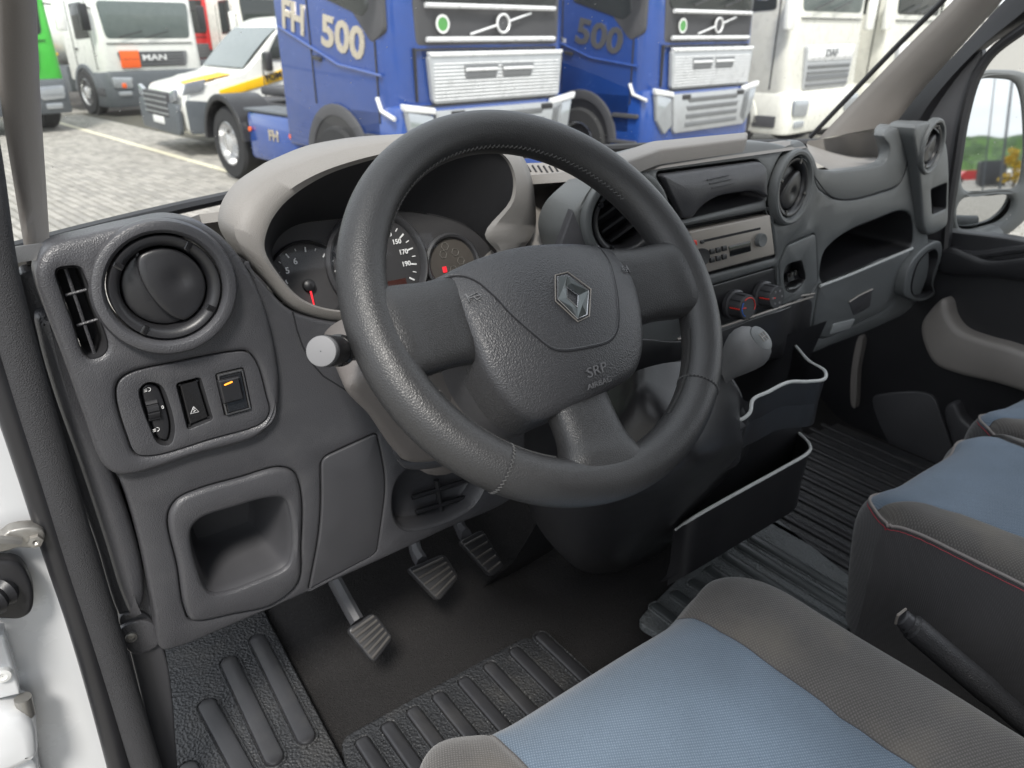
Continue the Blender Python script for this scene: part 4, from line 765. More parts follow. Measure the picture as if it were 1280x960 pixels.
# ------------------------------------------------------------------ seats
def cushion(name, cx, half, y0, zt, t, ublue, side=.19, bol=.030, corner=.07, length=.62, lside=True, depth=.25, ub_=None):
    """seat cushion skin: centre panel and bolsters are faces of two cloths"""
    sec = [(-half + .012, -depth), (-half - .004, -.14), (-half, -.05), (-half + .012, -.005), (-half + .035, bol * .85), (-half + .07, bol), (-ublue - .012, bol * .45), (-ublue, .006), (-ublue + .012, .007), (-ublue * .5, .008), (0, .008)]
    sec = sec + [(-a, b) for a, b in sec[:-1][::-1]]; sec = spline(sec, 7)
    front = [(-length, .01), (-length * .7, .004), (-.26, .0), (-.14, .002), (-.07, .0), (-.035, -.010), (-.012, -.032), (0, -.07), (-.002, -.13), (-.02, -depth)]
    fr_ = spline(front, 6); rows = []
    for y, dz in fr_:
        r = []
        for u, z in sec:
            uf = ub_(y) if ub_ else ublue; s_ = 1 if u > 0 else -1
            u = u * uf / ublue if abs(u) < ublue else s_ * (uf + (abs(u) - ublue) * (half - uf) / (half - ublue))
            au = abs(u) / half; fw = max(0, min(1, (y + .30) / .30)); yy = y0 + y - corner * max(0, (au - .55) / .45)**2.4 * fw + .022 * math.exp(-((abs(u) - half * .80) / (half * .2))**2) * fw
            sh = 1 - .03 * fw; zz = max(z + dz * (.25 + .75 * max(0, min(1, (z + .022) / .022))), -depth)
            zc_ = min(z, .0); zc_ = zc_ if zc_ < -.06 else -zc_ * zc_ / .06
            if dz < -.02 and z > -depth * .9: zz = max(zc_ + dz + (bol * .6 * math.exp(-((abs(u) - half * .8) / (half * .25))**2)), -depth)
            puck = .004 * noise.noise(Vector((u * 20, yy * 38, 3.3))) * math.exp(-((abs(u) - (ub_(y) if ub_ else ublue)) / .018)**2) + .005 * noise.noise(Vector((u * 7 + cx * 9, yy * 7, zz * 7))); r.append(np.array([cx + u * sh, yy, zt + zz + puck]))
        rows.append(r)
    return rows, sec, fr_
def seat(name, loc, label, cat, cx, half, y0, zt, ub, **k):
    t = thing(name, loc, label, cat); add_cushion(t, cx, half, y0, zt, ub, **k); return t
def add_cushion(t, cx, half, y0, zt, ub, ubf=None, pipe=True, **k):
    rows, sec, fr_ = cushion('c', cx, half, y0, zt, t, ub, ub_=ubf, **k); nb = len(sec); ny = len(rows)
    def cls(i, j):
        u = (sec[i][0] + sec[min(i + 1, nb - 1)][0]) / 2; z = sec[i][1]; y = fr_[j][0]
        lim = ub
        if fr_[j][1] < -.030: return 2
        if abs(u) < lim: return 0
        if z < -.018 and abs(u) > half * .9: return 2
        return 1
    for c_, (nm, m) in enumerate((('centre_panel', 'blue_f'), ('bolster_cover', 'grey_f'), ('side_cover', 'side_f'))):
        bm = bmesh.new(); vm = {}
        for j in range(ny - 1):
            for i in range(nb - 1):
                if cls(i, j) != c_: continue
                q = []
                for a, b in ((j, i), (j, i + 1), (j + 1, i + 1), (j + 1, i)):
                    if (a, b) not in vm: vm[(a, b)] = bm.verts.new(rows[a][b])
                    q.append(vm[(a, b)])
                bm.faces.new(q)
        obj(nm, bm, M[m], t, ang=80)
    # seam cords along the cloth borders
    js = [j for j in range(ny) if fr_[j][1] > -.030]
    for s in (-1, 1):
        i0 = min(range(nb), key=lambda i: abs(sec[i][0] - s * ub)); obj('seam_cord', tube([rows[j][i0] - np.array([0, 0, .0004]) for j in js], .0011, 6), M['side_f'], t)
    if pipe:
        iL = min(range(nb // 2), key=lambda i: abs(sec[i][1] + .018) + (0 if sec[i][0] < 0 else 9)); iR = nb - 1 - iL; jm = js[-1]
        path = [rows[j][iL] for j in js] + [rows[jm][i] for i in range(iL, iR + 1)] + [rows[j][iR] for j in js[::-1]]
        cen = np.array([cx, y0 - .3, zt]); path = [p + unit((p - cen) * (1, 1, 0)) * .0015 for p in path]
        obj('piping', tube(path, .0024, 7), M['piping'], t)
        pp = [p + np.array([0, 0, -.0075]) + unit((p - cen) * (1, 1, 0)) * .0022 for p in path]
        dn = []
        acc = 0
        obj('red_stitching', tube([p + np.array([0, 0, .0006 * (i % 2)]) for i, p in enumerate(pp)], .0006, 4), M['red_t'], t)
ds = thing('driver_seat', (.035, -.4, .82), 'blue and grey cloth driver seat cushion under the steering wheel', 'seat')
add_cushion(ds, .035, .295, -.065, 1.125, .158, pipe=False, bol=.032)
bmx = bmesh.new(); box(bmx, (.035, -.42, .95), (.46, .50, .24), b=.03); obj('seat_base', bmx, M['black'], ds)
pb = thing('passenger_bench', (1.0, -.4, .82), 'blue and grey cloth double passenger bench across the cab', 'seat')
def ubp(y): return .188 - .075 * sm(-y, -.02, .26)
add_cushion(pb, .795, .205, -.075, 1.135, .13, ubf=ubp, corner=.06, bol=.012, depth=.27)
add_cushion(pb, 1.20, .20, -.06, 1.145, .13, ubf=ubp, corner=.05, bol=.012, depth=.27)
bmx = bmesh.new(); box(bmx, (1.0, -.42, .93), (.72, .48, .2), b=.03); obj('bench_base', bmx, M['black'], pb)
# handbrake
hb0 = atX(1135, 779, .445); hb1 = atX(1245, 872, .50); hb = thing('handbrake', tuple(hb1), 'black handbrake lever with ribbed push button between the seats', 'handbrake')
ha = unit(hb0 - hb1); obj('grip', tube(spline([hb0 + ha * 0, hb0 - ha * .008, hb0 - ha * .05, hb1, hb1 - ha * .06], 5), [.017] * 5 + [.021] * 5 + [.021] * 5 + [.019] * 6, 16, sy=.8), mat('grip_leather', (.035, .035, .037), .4, grain=('l', 260, .7, .0015)), hb)
obj('push_button', tube([hb0 - ha * .004, hb0 + ha * .010, hb0 + ha * .012], [.0125, .0125, .010], 12), M['dark2'], hb)
obj('button_frame', tube([hb0 + ha * .0125 + np.array([a, b, c]) for a, b, c in ((-.010, 0, .008), (.010, .0, .008), (.010, 0, -.006), (-.010, 0, -.006), (-.010, 0, .008))], .0018, 5), M['silver'], hb)
obj('lever_arm', tube([hb1 - ha * .05, hb1 - ha * .16 + np.array([0, 0, -.02]), hb1 - ha * .26 + np.array([0, 0, -.10])], .009, 8), M['black'], hb)
# ------------------------------------------------------------------ left door opening
jamb = thing('door_frame', (-.50, .25, 1.2), 'white painted door pillar of the van with rubber seal and door hardware on the left', 'door frame')
JF = Frame((-.43, .215, 1.2), (-.08, -1, 0))
body = ccw([JF.px(*q) for q in ((0, 500), (30, 590), (66, 700), (100, 800), (145, 962), (190, 1120))] + [(-.45, -.55), (-.45, .9), (0.02, .9)])
obj('pillar_panel', plate(JF, body, h=0, b=.004, d=.02, grid=.06, hf=lambda u, v: .006 * noise.noise(Vector((u * 6, v * 5, 0)))), M['white'], jamb)
def px3(fr, P, n=6): return spline([fr.to3(*fr.px(x, y), h) for x, y, h in P], n)
SW = Frame((-.42, .205, 1.2), (0, -1, 0))
obj('door_seal', tube(px3(SW, [(-60, 20, .0), (-26, 200, .0), (-6, 330, .0), (13, 405, 0), (40, 500, 0), (71, 600, 0), (101, 700, 0), (130, 790, 0), (158, 880, 0), (188, 975, 0), (230, 1100, 0)]), .0165, 14), M['seal'], jamb)
obj('seal_lip', tube(px3(SW, [(-60, 250, -.002), (-25, 400, -.002), (10, 500, -.002), (40, 590, -.002), (68, 680, -.002), (98, 770, -.002), (124, 860, -.002), (150, 960, -.002), (185, 1100, -.002)]), .0125, 12), M['seal2'], jamb)
obj('seal_bead', tube(px3(SW, [(-60, 300, -.004), (-12, 440, -.004), (22, 545, -.004), (50, 640, -.004), (78, 730, -.004), (108, 820, -.004), (134, 905, -.004), (160, 1010, -.004)]), .0075, 10), M['seal2'], jamb)
# kick trims beside the dash
KF = Frame((-.40, .240, 1.2), (-.12, -1, 0))
trim = thing('kick_trim', tuple(atY(140, 600, .24)), 'dark grey plastic side trim between door seal and dashboard', 'trim')
obj('upper_trim', plate(KF, KF.loop([(22, 345), (45, 340), (62, 350), (70, 400), (100, 480), (130, 570), (160, 640), (190, 740), (205, 815), (170, 800), (148, 768), (120, 680), (88, 590), (60, 490), (38, 420)], 6), h=.0, b=.003, d=.03), M['dark'], trim)
obj('raised_pad', plate(KF, KF.loop([(44, 388), (58, 385), (72, 400), (100, 480), (135, 570), (165, 655), (178, 710), (178, 745), (166, 765), (152, 740), (130, 670), (100, 580), (68, 490), (48, 420)], 6), h=.018, b=.012, d=.03), M['dark'], trim)
obj('lower_trim', plate(KF, KF.loop([(150, 768), (180, 764), (205, 812), (214, 860), (222, 960), (235, 1060), (200, 1060), (182, 900), (162, 812)], 6), h=.004, b=.003, d=.03), M['dark2'], trim)
obj('screw_tab', plate(KF, KF.loop([(150, 780), (172, 770), (192, 775), (196, 800), (170, 812), (154, 800)], 6), h=.010, b=.002, d=.02), M['dark'], trim)
obj('screw', lathe(KF, [(.0065, .010), (.0062, .013), (.004, .0135), (.0035, .0115), (.0005, .0115)], 18, c=KF.px(164, 797, .012), caps=False), M['steel'], trim)
# hardware on the pillar
HF = Frame((-.50, .200, 1.1), (-.08, -1, 0))
obj('check_strap', plate(HF, HF.loop([(-40, 675), (0, 668), (12, 660), (40, 656), (54, 660), (54, 674), (40, 681), (22, 681), (10, 685), (-40, 690)], 5), h=.006, b=.002, d=.015), M['steel'], jamb)
obj('check_strap_bolt', lathe(HF, [(.007, .005), (.0065, .0105), (.003, .011), (.0005, .009)], 6, c=HF.px(44, 671), caps=False), M['steel'], jamb)
obj('check_strap_arm', tube([HF.to3(*HF.px(-40, 665), .012), HF.to3(*HF.px(8, 668), .012), HF.to3(*HF.px(24, 672), .008)], .005, 8), M['steel'], jamb)
obj('cable_grommet', plate(HF, HF.loop([(-30, 700), (0, 697), (22, 700), (36, 718), (42, 740), (38, 762), (25, 770), (0, 770), (-30, 770)], 6), h=.006, b=.004, d=.015), M['black'], jamb)
g0 = HF.to3(*HF.px(10, 735), .0); bmx = bmesh.new(); ps = []; rs = []
for k in range(15): ps.append(g0 + np.array([-.0045, -.004, .0]) * k); rs.append(.016 if k % 2 else .0125)
obj('cable_bellows', tube(ps, rs, 16, bmx), M['black'], jamb)
obj('hinge_plate', plate(HF, HF.loop([(-40, 786), (5, 785), (8, 795), (24, 850), (24, 858), (0, 864), (-40, 870)], 6, sharp=True), h=.012, b=.003, d=.02), M['white'], jamb)
obj('hinge_bolt', lathe(HF, [(.008, .012), (.0075, .017), (.004, .018), (.0035, .0165), (.0005, .0165)], 18, c=HF.px(3, 832), caps=False), M['whitep'], jamb)
obj('hinge_arm', plate(HF, HF.loop([(-40, 880), (20, 872), (40, 884), (46, 910), (44, 925), (20, 938), (0, 946), (-40, 960)], 5), h=.030, b=.012, d=.045), M['white'], jamb)
obj('hinge_arm', plate(HF, HF.loop([(-40, 950), (0, 944), (40, 934), (50, 965), (60, 1020), (-40, 1030)], 5), h=.016, b=.008, d=.03), M['white'], jamb)
obj('hinge_pin', tube([HF.to3(*HF.px(28, 862), .012), HF.to3(*HF.px(33, 884), .012)], .008, 12), M['steel'], jamb)
# ------------------------------------------------------------------ windscreen pillars
def pillar(name, label, A, B, parent=None):
    """A, B: lists of 3D points for the two edges, bottom to top"""
    t = thing(name, tuple(A[0]), label, 'pillar'); rows = []
    for a, b in zip(spline(A, 6), spline(B, 6)):
        mid = (a + b) / 2; out = unit(CAM - mid) * .02; rows.append([a - out * .9, a, a * .8 + b * .2 + out * .7, mid + out, a * .2 + b * .8 + out * .7, b, b - out * .9])
    obj('pillar_trim', loft(rows), M['beige2'], t, ang=80); return t
lp = pillar('left_pillar', 'warm grey windscreen pillar trim at the left edge of the photo', [atY(x, y, v) for x, y, v in ((36, 345, .26), (22, 260, .27), (0, 120, .20), (-8, 0, .12), (-20, -160, .0), (-30, -320, -.1))], [atY(x, y, v) for x, y, v in ((62, 300, .34), (58, 235, .32), (50, 110, .24), (46, 0, .15), (44, -160, .03), (44, -320, -.07))])
rpil = pillar('right_pillar', 'warm grey windscreen pillar trim on the passenger side', [atX(x, y, v) for x, y, v in ((1022, 174, 1.27), (1070, 124, 1.27), (1130, 62, 1.26), (1192, 0, 1.25), (1290, -105, 1.23), (1390, -210, 1.21))], [atX(x, y, v) for x, y, v in ((1118, 156, 1.32), (1150, 116, 1.32), (1200, 60, 1.31), (1252, 2, 1.30), (1330, -90, 1.28), (1420, -190, 1.26))])
obj('screen_seal', tube(spline([atX(x, y, v) + np.array([0, .012, .004]) for x, y, v in ((1018, 174, 1.27), (1068, 122, 1.27), (1128, 60, 1.26), (1189, 0, 1.25), (1290, -108, 1.23))], 6), .006, 8), M['seal2'], rpil)
bm = bmesh.new(); rows = []
for k in range(9):
    t = k / 8; rows.append([np.array([.46 + (.92 - .05 * t) * s, .86 - .33 * s * s - .98 * t, 1.545 + .95 * t]) for s in np.linspace(-1, 1, 25)])
wsn = thing('windscreen', (.45, .8, 1.55), 'clear dusty windscreen above the dashboard with parked trucks seen through it', 'windscreen')
obj('windscreen_glass', loft(rows), M['glass'], wsn)
obj('lower_seal', tube([p + np.array([0, -.004, .004]) for p in rows[0]], .010, 8), M['seal2'], wsn)
# ------------------------------------------------------------------ passenger door with window and pocket
door = thing('passenger_door', (1.42, .0, 1.1), 'closed dark passenger door with warm grey armrest and window', 'door')
DF = Frame((1.385, 0, 1.2), (-1, .0, 0))
dout = ccw([(-1.3, -.42), (.02, -.42), (-.10, -.2), (-.2, .0), (-.22, .165), (-1.3, .165)])
# DF.U points to -Y..: check direction and build in world numbers
def dpt(y, z): return (float((np.array([1.385, y, z]) - DF.o) @ DF.U), z - 1.2)
dout = ccw([dpt(-1.3, .80), dpt(.55, .80), dpt(.55, 1.30), dpt(.42, 1.372), dpt(.1, 1.395), dpt(-1.3, 1.395)])
arm_hole = ccw(rpoly([DF.px(1160, 372), DF.px(1300, 372), DF.px(1300, 520), DF.px(1190, 480)], .05))
obj('door_card', plate(DF, dout, h=0, b=.008, d=.04), M['black'], door)
sill = [(1168, 318), (1190, 308), (1215, 316), (1240, 324), (1300, 318), (1380, 312), (1380, 350), (1300, 352), (1240, 345), (1180, 340)]
obj('window_sill', plate(DF, DF.loop(sill, 6), h=.02, b=.012, d=.03), M['black'], door)
aro = [(1163, 420), (1162, 400), (1172, 384), (1188, 370), (1193, 374), (1198, 392), (1210, 408), (1240, 420), (1270, 428), (1300, 440), (1340, 470), (1340, 500), (1300, 488), (1255, 474), (1205, 462), (1178, 450)]
obj('armrest', plate(DF, DF.loop(aro, 6), h=.045, b=.014, d=.05), M['beige2'], door)
obj('speaker_panel', plate(DF, DF.loop([(1092, 497), (1105, 492), (1165, 493), (1178, 520), (1196, 575), (1205, 640), (1160, 620), (1110, 550)], 6), h=.006, b=.004, d=.01), M['dark2'], door)
obj('door_pocket', plate(DF, DF.loop([(1188, 506), (1200, 500), (1212, 520), (1245, 545), (1300, 560), (1300, 700), (1230, 640), (1200, 560)], 6), h=.03, b=.01, d=.03), M['dark2'], door)
obj('side_strip', plate(DF, DF.loop([(1079, 418), (1083, 420), (1077, 460), (1073, 508), (1069, 505), (1069, 460)], 6), h=.02, b=.003, d=.03), M['beige2'], door)
# side frame: dark seal band and mirror triangle, window guide
obj('frame_band', loft([spline([atX(x, y, 1.375) for x, y in ((1108, 160), (1136, 128), (1195, 66), (1256, 0), (1330, -80))], 6), spline([atX(x, y, 1.36) for x, y in ((1140, 165), (1165, 125), (1222, 62), (1290, 5), (1360, -70))], 6), spline([atX(x, y, 1.40) for x, y in ((1160, 175), (1185, 130), (1232, 62), (1300, 18), (1370, -60))], 6)]), M['seal2'], door, ang=70)
tri_ = DF.loop([(1134, 172), (1142, 148), (1170, 112), (1205, 76), (1226, 60), (1229, 66), (1215, 100), (1202, 150), (1192, 210), (1184, 262), (1182, 330), (1160, 330), (1150, 250)], 6)
obj('corner_panel', plate(DF, tri_, h=.006, b=.005, d=.02), M['dark2'], door)
obj('window_guide', tube(spline([atX(x, y, 1.38) for x, y in ((1182, 322), (1186, 270), (1196, 205), (1206, 145), (1221, 95), (1240, 66), (1290, 28), (1350, -20))], 6), .011, 8), M['seal2'], door)
obj('sill_seal', tube(spline([atX(x, y, 1.385) for x, y in ((1182, 314), (1220, 318), (1270, 312), (1340, 306))], 6), .009, 8), M['seal'], door)
bmx = bmesh.new(); cap(bmx, Frame((1.395, 0, 1.2), (-1, 0, 0)), ccw([Frame((1.395, 0, 1.2), (-1, 0, 0)).px(*q) for q in ((1180, 318), (1188, 262), (1200, 180), (1212, 120), (1228, 78), (1300, 15), (1440, -80), (1440, 305))])); obj('side_glass', bmx, M['glass'], door)
# outside mirror
mir = thing('wing_mirror', tuple(atX(1240, 200, 1.62)), 'large passenger side wing mirror with a wide angle glass below', 'mirror')
MN = np.array([-.565, -1.30, .135]); MF = Frame(atX(1240, 200, 1.62), MN)
mo = [(1222, 93), (1258, 87), (1284, 92), (1300, 110), (1312, 160), (1308, 220), (1292, 262), (1265, 290), (1235, 305), (1210, 306), (1193, 294), (1187, 275), (1188, 250), (1196, 195), (1204, 135)]
mg = [(1220, 103), (1250, 99), (1268, 104), (1275, 120), (1279, 160), (1278, 205), (1271, 232), (1240, 236), (1212, 239), (1203, 232), (1205, 185), (1212, 135)]
ml = [(1198, 256), (1206, 248), (1235, 245), (1257, 244), (1265, 249), (1263, 263), (1250, 276), (1230, 283), (1212, 287), (1200, 284), (1196, 270)]
MO, MG, ML = MF.loop(mo, 7), MF.loop(mg, 7), MF.loop(ml, 7)
obj('housing', plate(MF, MO, [MG, ML], h=.006, b=.012, d=.012), M['mid'], mir)
bmx = bmesh.new(); rings(bmx, MF, MO, [(0, -.006), (.004, -.03), (.03, -.09), (.06, -.11)]); v_, l_ = rings(bmx, MF, inset(MO, .06), [(0, -.11), (.004, -.112)]); cap(bmx, MF, l_, h=-.112, ov=v_); obj('housing_back', bmx, M['black'], mir)
mm = bpy.data.materials.new('mirror_silver'); mm.use_nodes = True; b_ = mm.node_tree.nodes['Principled BSDF']; b_.inputs['Metallic'].default_value = 1; b_.inputs['Roughness'].default_value = .02; b_.inputs['Base Color'].default_value = (.60, .61, .62, 1)
bmx = bmesh.new(); cap(bmx, MF, inset(MG, -.001), h=-.002); obj('mirror_glass', bmx, mm, mir)
cx_ = np.mean(ML, 0); bmx = bmesh.new(); cap(bmx, MF, inset(ML, -.001), h=-.002, grid=.012, hf=lambda u, v: -((u - cx_[0])**2 + (v - cx_[1])**2) * 1.6 + .22 * (v - cx_[1])); obj('wide_angle_glass', bmx, mm, mir, ang=80)
obj('mirror_arm', tube([atX(1240, 296, 1.63), atX(1205, 306, 1.52), atX(1180, 300, 1.42)], [.03, .028, .03], 10), M['mid'], mir)

# roof above the cab (out of the frame, it shades the inside as the real one does)
roof = thing('cab_roof', (.46, -.6, 2.3), 'pale headliner of the cab roof above the seats, just out of view', 'roof')
rws = [[np.array([.46 + .90 * s, y, 2.32 + .05 * (1 - s * s)]) for s in np.linspace(-1, 1, 15)] for y in (-1.3, -1.0, -.7, -.45, -.3)]
bm = loft(rws); loft([[p + np.array([0, 0, .05]) for p in r] for r in rws], bm); bk_ = thing('bulkhead', (.46, -1.3, 1.5), 'grey partition wall behind the seats, just out of view', 'bulkhead'); bmb = bmesh.new(); box(bmb, (.46, -1.32, 1.55), (1.80, .03, 1.5), b=.01); obj('partition_panel', bmb, M['dark'], bk_)  # partition is out of frame, added to cut the light from behind the seats
obj('headliner', bm, mat('headliner_cloth', (.45, .44, .42), .9), roof)
# ------------------------------------------------------------------ yard outside: ground, pavers, parked vehicles
AX = math.radians(7.5); ax_x = np.array([math.cos(AX), math.sin(AX), 0]); ax_y = np.array([-math.sin(AX), math.cos(AX), 0])
pav = [mat('paver_%d' % i, c, .85, grain=('n', 90, .6, .004), wear=((.20, .19, .165), 2.2, .7)) for i, c in enumerate(((.30, .285, .255), (.255, .243, .22), (.34, .322, .29)))]
gm_ = mat('yard_ground', (.20, .19, .17), .9); t_ = gm_.node_tree; tcn = next(n for n in t_.nodes if n.type == 'TEX_COORD'); mpn = t_.nodes.new('ShaderNodeMapping'); mpn.inputs['Rotation'].default_value = (0, 0, -AX + math.pi / 2)
bk = t_.nodes.new('ShaderNodeTexBrick'); bk.inputs['Scale'].default_value = 1; bk.inputs['Brick Width'].default_value = .2; bk.inputs['Row Height'].default_value = .1; bk.inputs['Mortar Size'].default_value = .008
bk.inputs['Color1'].default_value = (.31, .295, .265, 1); bk.inputs['Color2'].default_value = (.25, .24, .215, 1); bk.inputs['Mortar'].default_value = (.12, .11, .09, 1)
t_.links.new(tcn.outputs['Object'], mpn.inputs[0]); t_.links.new(mpn.outputs[0], bk.inputs[0]); t_.links.new(bk.outputs[0], t_.nodes['Principled BSDF'].inputs['Base Color'])
bmx = bmesh.new(); gs = [-700, -60, -10, 0, 4, 6, 22, 60, 700]
gv = [[bmx.verts.new((x, y, -.014)) for x in gs] for y in gs]
for a, b in zip(gv, gv[1:]):
    for k in range(len(gs) - 1): bmx.faces.new((a[k], a[k + 1], b[k + 1], b[k]))
struct(obj('ground', bmx, gm_, smooth=False))
joint = obj('joint_sand', loft([[ax_x * u + ax_y * v + np.array([0, 0, -.010]) for u in (.6, 8)] for v in (6.2, 21)]), mat('joint_sand', (.07, .065, .05), .95)); struct(joint)
PW, PLn, gap = .10, .20, .014
cells = []
for i in range(int(4.6 / PW)):
    for j in range(int(14 / PLn)):
        u = .9 + i * PW; v = 6.6 + j * PLn + (PLn / 2 if i % 2 else 0); cells.append((v, u, i, j))
cells = [c for c in cells if 60 - 260 < 640 + FPX * (((ax_x * c[1] + ax_y * c[0]) - CAM) @ CR) / (((ax_x * c[1] + ax_y * c[0]) - CAM) @ CF) < 420]
cells.sort()
def paver_bm(bm, c, rnd, M_):
    tz = rnd.uniform(-.002, .003); a = rnd.uniform(-.012, .012)
    U_ = ax_x * math.cos(a) + ax_y * math.sin(a); V_ = -ax_x * math.sin(a) + ax_y * math.cos(a); hx, hy = (PW - gap) / 2, (PLn - gap) / 2; rows = []
    for d, z in ((0, -.03), (0, -.005), (.005, 0)): rows.append([c + U_ * (sx * (hx - d)) + V_ * (sy * (hy - d)) + np.array([0, 0, z + tz]) for sx, sy in ((-1, -1), (1, -1), (1, 1), (-1, 1))])
    R_ = [[bm.verts.new(p) for p in r] for r in rows]
    for r0_, r1_ in zip(R_, R_[1:]):
        for k in range(4): bm.faces.new((r0_[k], r0_[(k + 1) % 4], r1_[(k + 1) % 4], r1_[k]))
    bm.faces.new(R_[-1])
rnd = random.Random(4)
meshes = []
for k in range(9):
    bm = bmesh.new(); paver_bm(bm, np.zeros(3), rnd, None); me = bpy.data.meshes.new('brick'); bm.to_mesh(me); bm.free(); me.materials.append(pav[k % 3]); meshes.append(me)
near_c = sorted(cells, key=lambda c: c[0] - (0))[:300]
for v, u, i, j in near_c:
    o = bpy.data.objects.new('brick', rnd.choice(meshes)); COL.objects.link(o); o.location = ax_x * u + ax_y * v; o.parent = joint
rest = [c for c in cells if c not in set(near_c)]
for q in range(3):
    bm = bmesh.new()
    for c in rest:
        if (c[2] * 7 + c[3] * 13 + (c[2] * c[3]) % 5) % 3 == q: paver_bm(bm, ax_x * c[1] + ax_y * c[0], rnd, None)
    if q == 0: allm = bpy.data.meshes.new('paving'); parts_ = []
    me = bpy.data.meshes.new('paving_far'); bm.to_mesh(me); bm.free(); parts_.append(me)
bm = bmesh.new()
for q, me in enumerate(parts_):
    n0 = len(bm.faces); bm.from_mesh(me); bm.faces.ensure_lookup_table()
    for f in bm.faces[n0:]: f.material_index = q
pv = obj('paving', bm, pav, smooth=False); pv['kind'] = 'stuff'; pv.parent = joint
la, lb = atZ(82, 156, 0), atZ(318, 224, 0); d_ = unit(lb - la); n_ = np.array([-d_[1], d_[0], 0]) * .06; la -= d_ * 3; lb += d_ * 2
line = obj('painted_line', loft([[la - n_ + (0, 0, .006), la + n_ + (0, 0, .006)], [lb - n_ + (0, 0, .006), lb + n_ + (0, 0, .006)]]), mat('line_paint', (.62, .58, .44), .8, wear=((.40, .37, .32), 8, .9))); struct(line)
V = dict(blue=mat('blue_paint', (.016, .062, .27), .22, coat=.8, vary=.04), vwhite=mat('truck_white', (.78, .78, .74), .3, coat=.5, vary=.03), cream=mat('truck_cream', (.74, .73, .66), .3, coat=.5),
    green=mat('truck_green', (.06, .50, .05), .35, coat=.4), tred=mat('truck_red', (.55, .02, .02), .35, coat=.4), glassd=mat('dark_window', (.030, .036, .036), .07), glassl=mat('light_window', (.12, .145, .14), .06),
    bumper=mat('grey_bumper', (.09, .10, .11), .5), tyre=mat('tyre', (.022, .022, .023), .8), rimm=mat('alloy', (.62, .62, .62), .28, .7), grille=mat('grille_silver', (.40, .41, .42), .35, .3), grilled=mat('grille_grey', (.14, .145, .15), .45),
    lamp=mat('headlamp_glass', (.40, .42, .44), .10, .5), yellow=mat('yellow_stripe', (.85, .50, .01), .5), black=M['black'], chrome=mat('bright_trim', (.80, .80, .80), .3, .2), gold=mat('gold_letters', (.52, .46, .36), .25, .5), org=mat('orange_plate', (.85, .13, .02), .5), grn=mat('green_sticker', (.08, .30, .07), .5), wht=M['whitep'], matte=mat('chassis_grey', (.06, .06, .065), .7))
class L:  # a vehicle's own axes: x to the picture's right along its front, y back along its side, z up
    def __init__(s, P, deg): s.c, s.s, s.P = math.cos(math.radians(deg)), math.sin(math.radians(deg)), np.array([P[0], P[1], 0.]); s.deg = deg
    def __call__(s, x, y, z): return s.P + np.array([x * s.c - y * s.s, x * s.s + y * s.c, z])
    def front(s, y=0): return Frame(s(0, y, 0), s(0, -1, 0) - s.P)
    def side(s, x=0): return Frame(s(x, 0, 0), s(-1, 0, 0) - s.P)      # u runs towards the front: u = -y
def ob(l, name, bm, m, t, **k): return obj(name, bm, V[m], t, **k)
def fpl(l, t, name, pts, m, y=0, h=.02, b=.01, r=.04, d=.05, par=None): return ob(l, name, plate(l.front(y), ccw(rpoly(pts, r, 3)), h=h, b=b, d=d), m, par or t)
def spl_(l, t, name, pts, m, x=0, h=.02, b=.01, r=.04, d=.05, par=None): return ob(l, name, plate(l.side(x), ccw(rpoly([(-a, z) for a, z in pts], r, 3)), h=h, b=b, d=d), m, par or t)
def hull(l, t, name, w, y0, y1, z0, z1, m, rc=.22, x0=0, lean=0, ntop=.08):
    """body with rounded plan corners; lean moves the top of the front back"""
    rows = []
    for z, d in ((z0, .02), (z0 + .03, 0), (z1 - ntop, 0), (z1 - ntop * .3, ntop * .3), (z1, ntop)):
        k = lean * (z - z0) / (z1 - z0); pl = rpoly([(x0, y0 + k), (x0 + w, y0 + k), (x0 + w, y1), (x0, y1)], [rc, rc, .05, .05], 6); rows.append([l(p[0], p[1], z) for p in inset(pl, d)])
    return ob(l, name, loft(rows, closed=True, caps=True), m, t)
def wheel(l, t, x, y, r, wd=.3, alloy='rimm', outer=-1, rz=.6):
    f = Frame(l(x, y, r), l(outer, 0, 0) - l.P); w = ob(l, 'wheel', lathe(f, [(r * .60, .0), (r * .62, .02), (r * .93, .01), (r, -.03), (r, -wd + .03), (r * .93, -wd), (.05, -wd)], 36, caps=False), 'tyre', t)
    ob(l, 'rim', lathe(f, [(r * .61, .005), (r * .58, .012), (r * .55, -.06), (r * .50, -.10), (r * .28, -.07), (r * .25, .01), (r * .12, .02), (.002, .02)], 32, caps=False), alloy, w)
    for k in range(8): a = k * math.pi / 4; ob(l, 'rim_hole', lathe(f, [(r * .055, -.072), (.002, -.070)], 8, c=(r * .42 * math.cos(a), r * .42 * math.sin(a)), caps=False), 'black', w)
    return w
def arch(l, t, y, r0_, r1_, x, m='black', wd=.06, cz=.47, a0=-.15, a1=math.pi + .15, name='wheel_arch'):
    f = l.side(x); pts = [(-y + r1_ * math.cos(a), cz + r1_ * math.sin(a)) for a in np.linspace(a0, a1, 18)] + [(-y + r0_ * math.cos(a), cz + r0_ * math.sin(a)) for a in np.linspace(a1, a0, 18)]
    return ob(l, name, plate(f, ccw(pts), h=.03, b=.01, d=wd + .4), m, t)
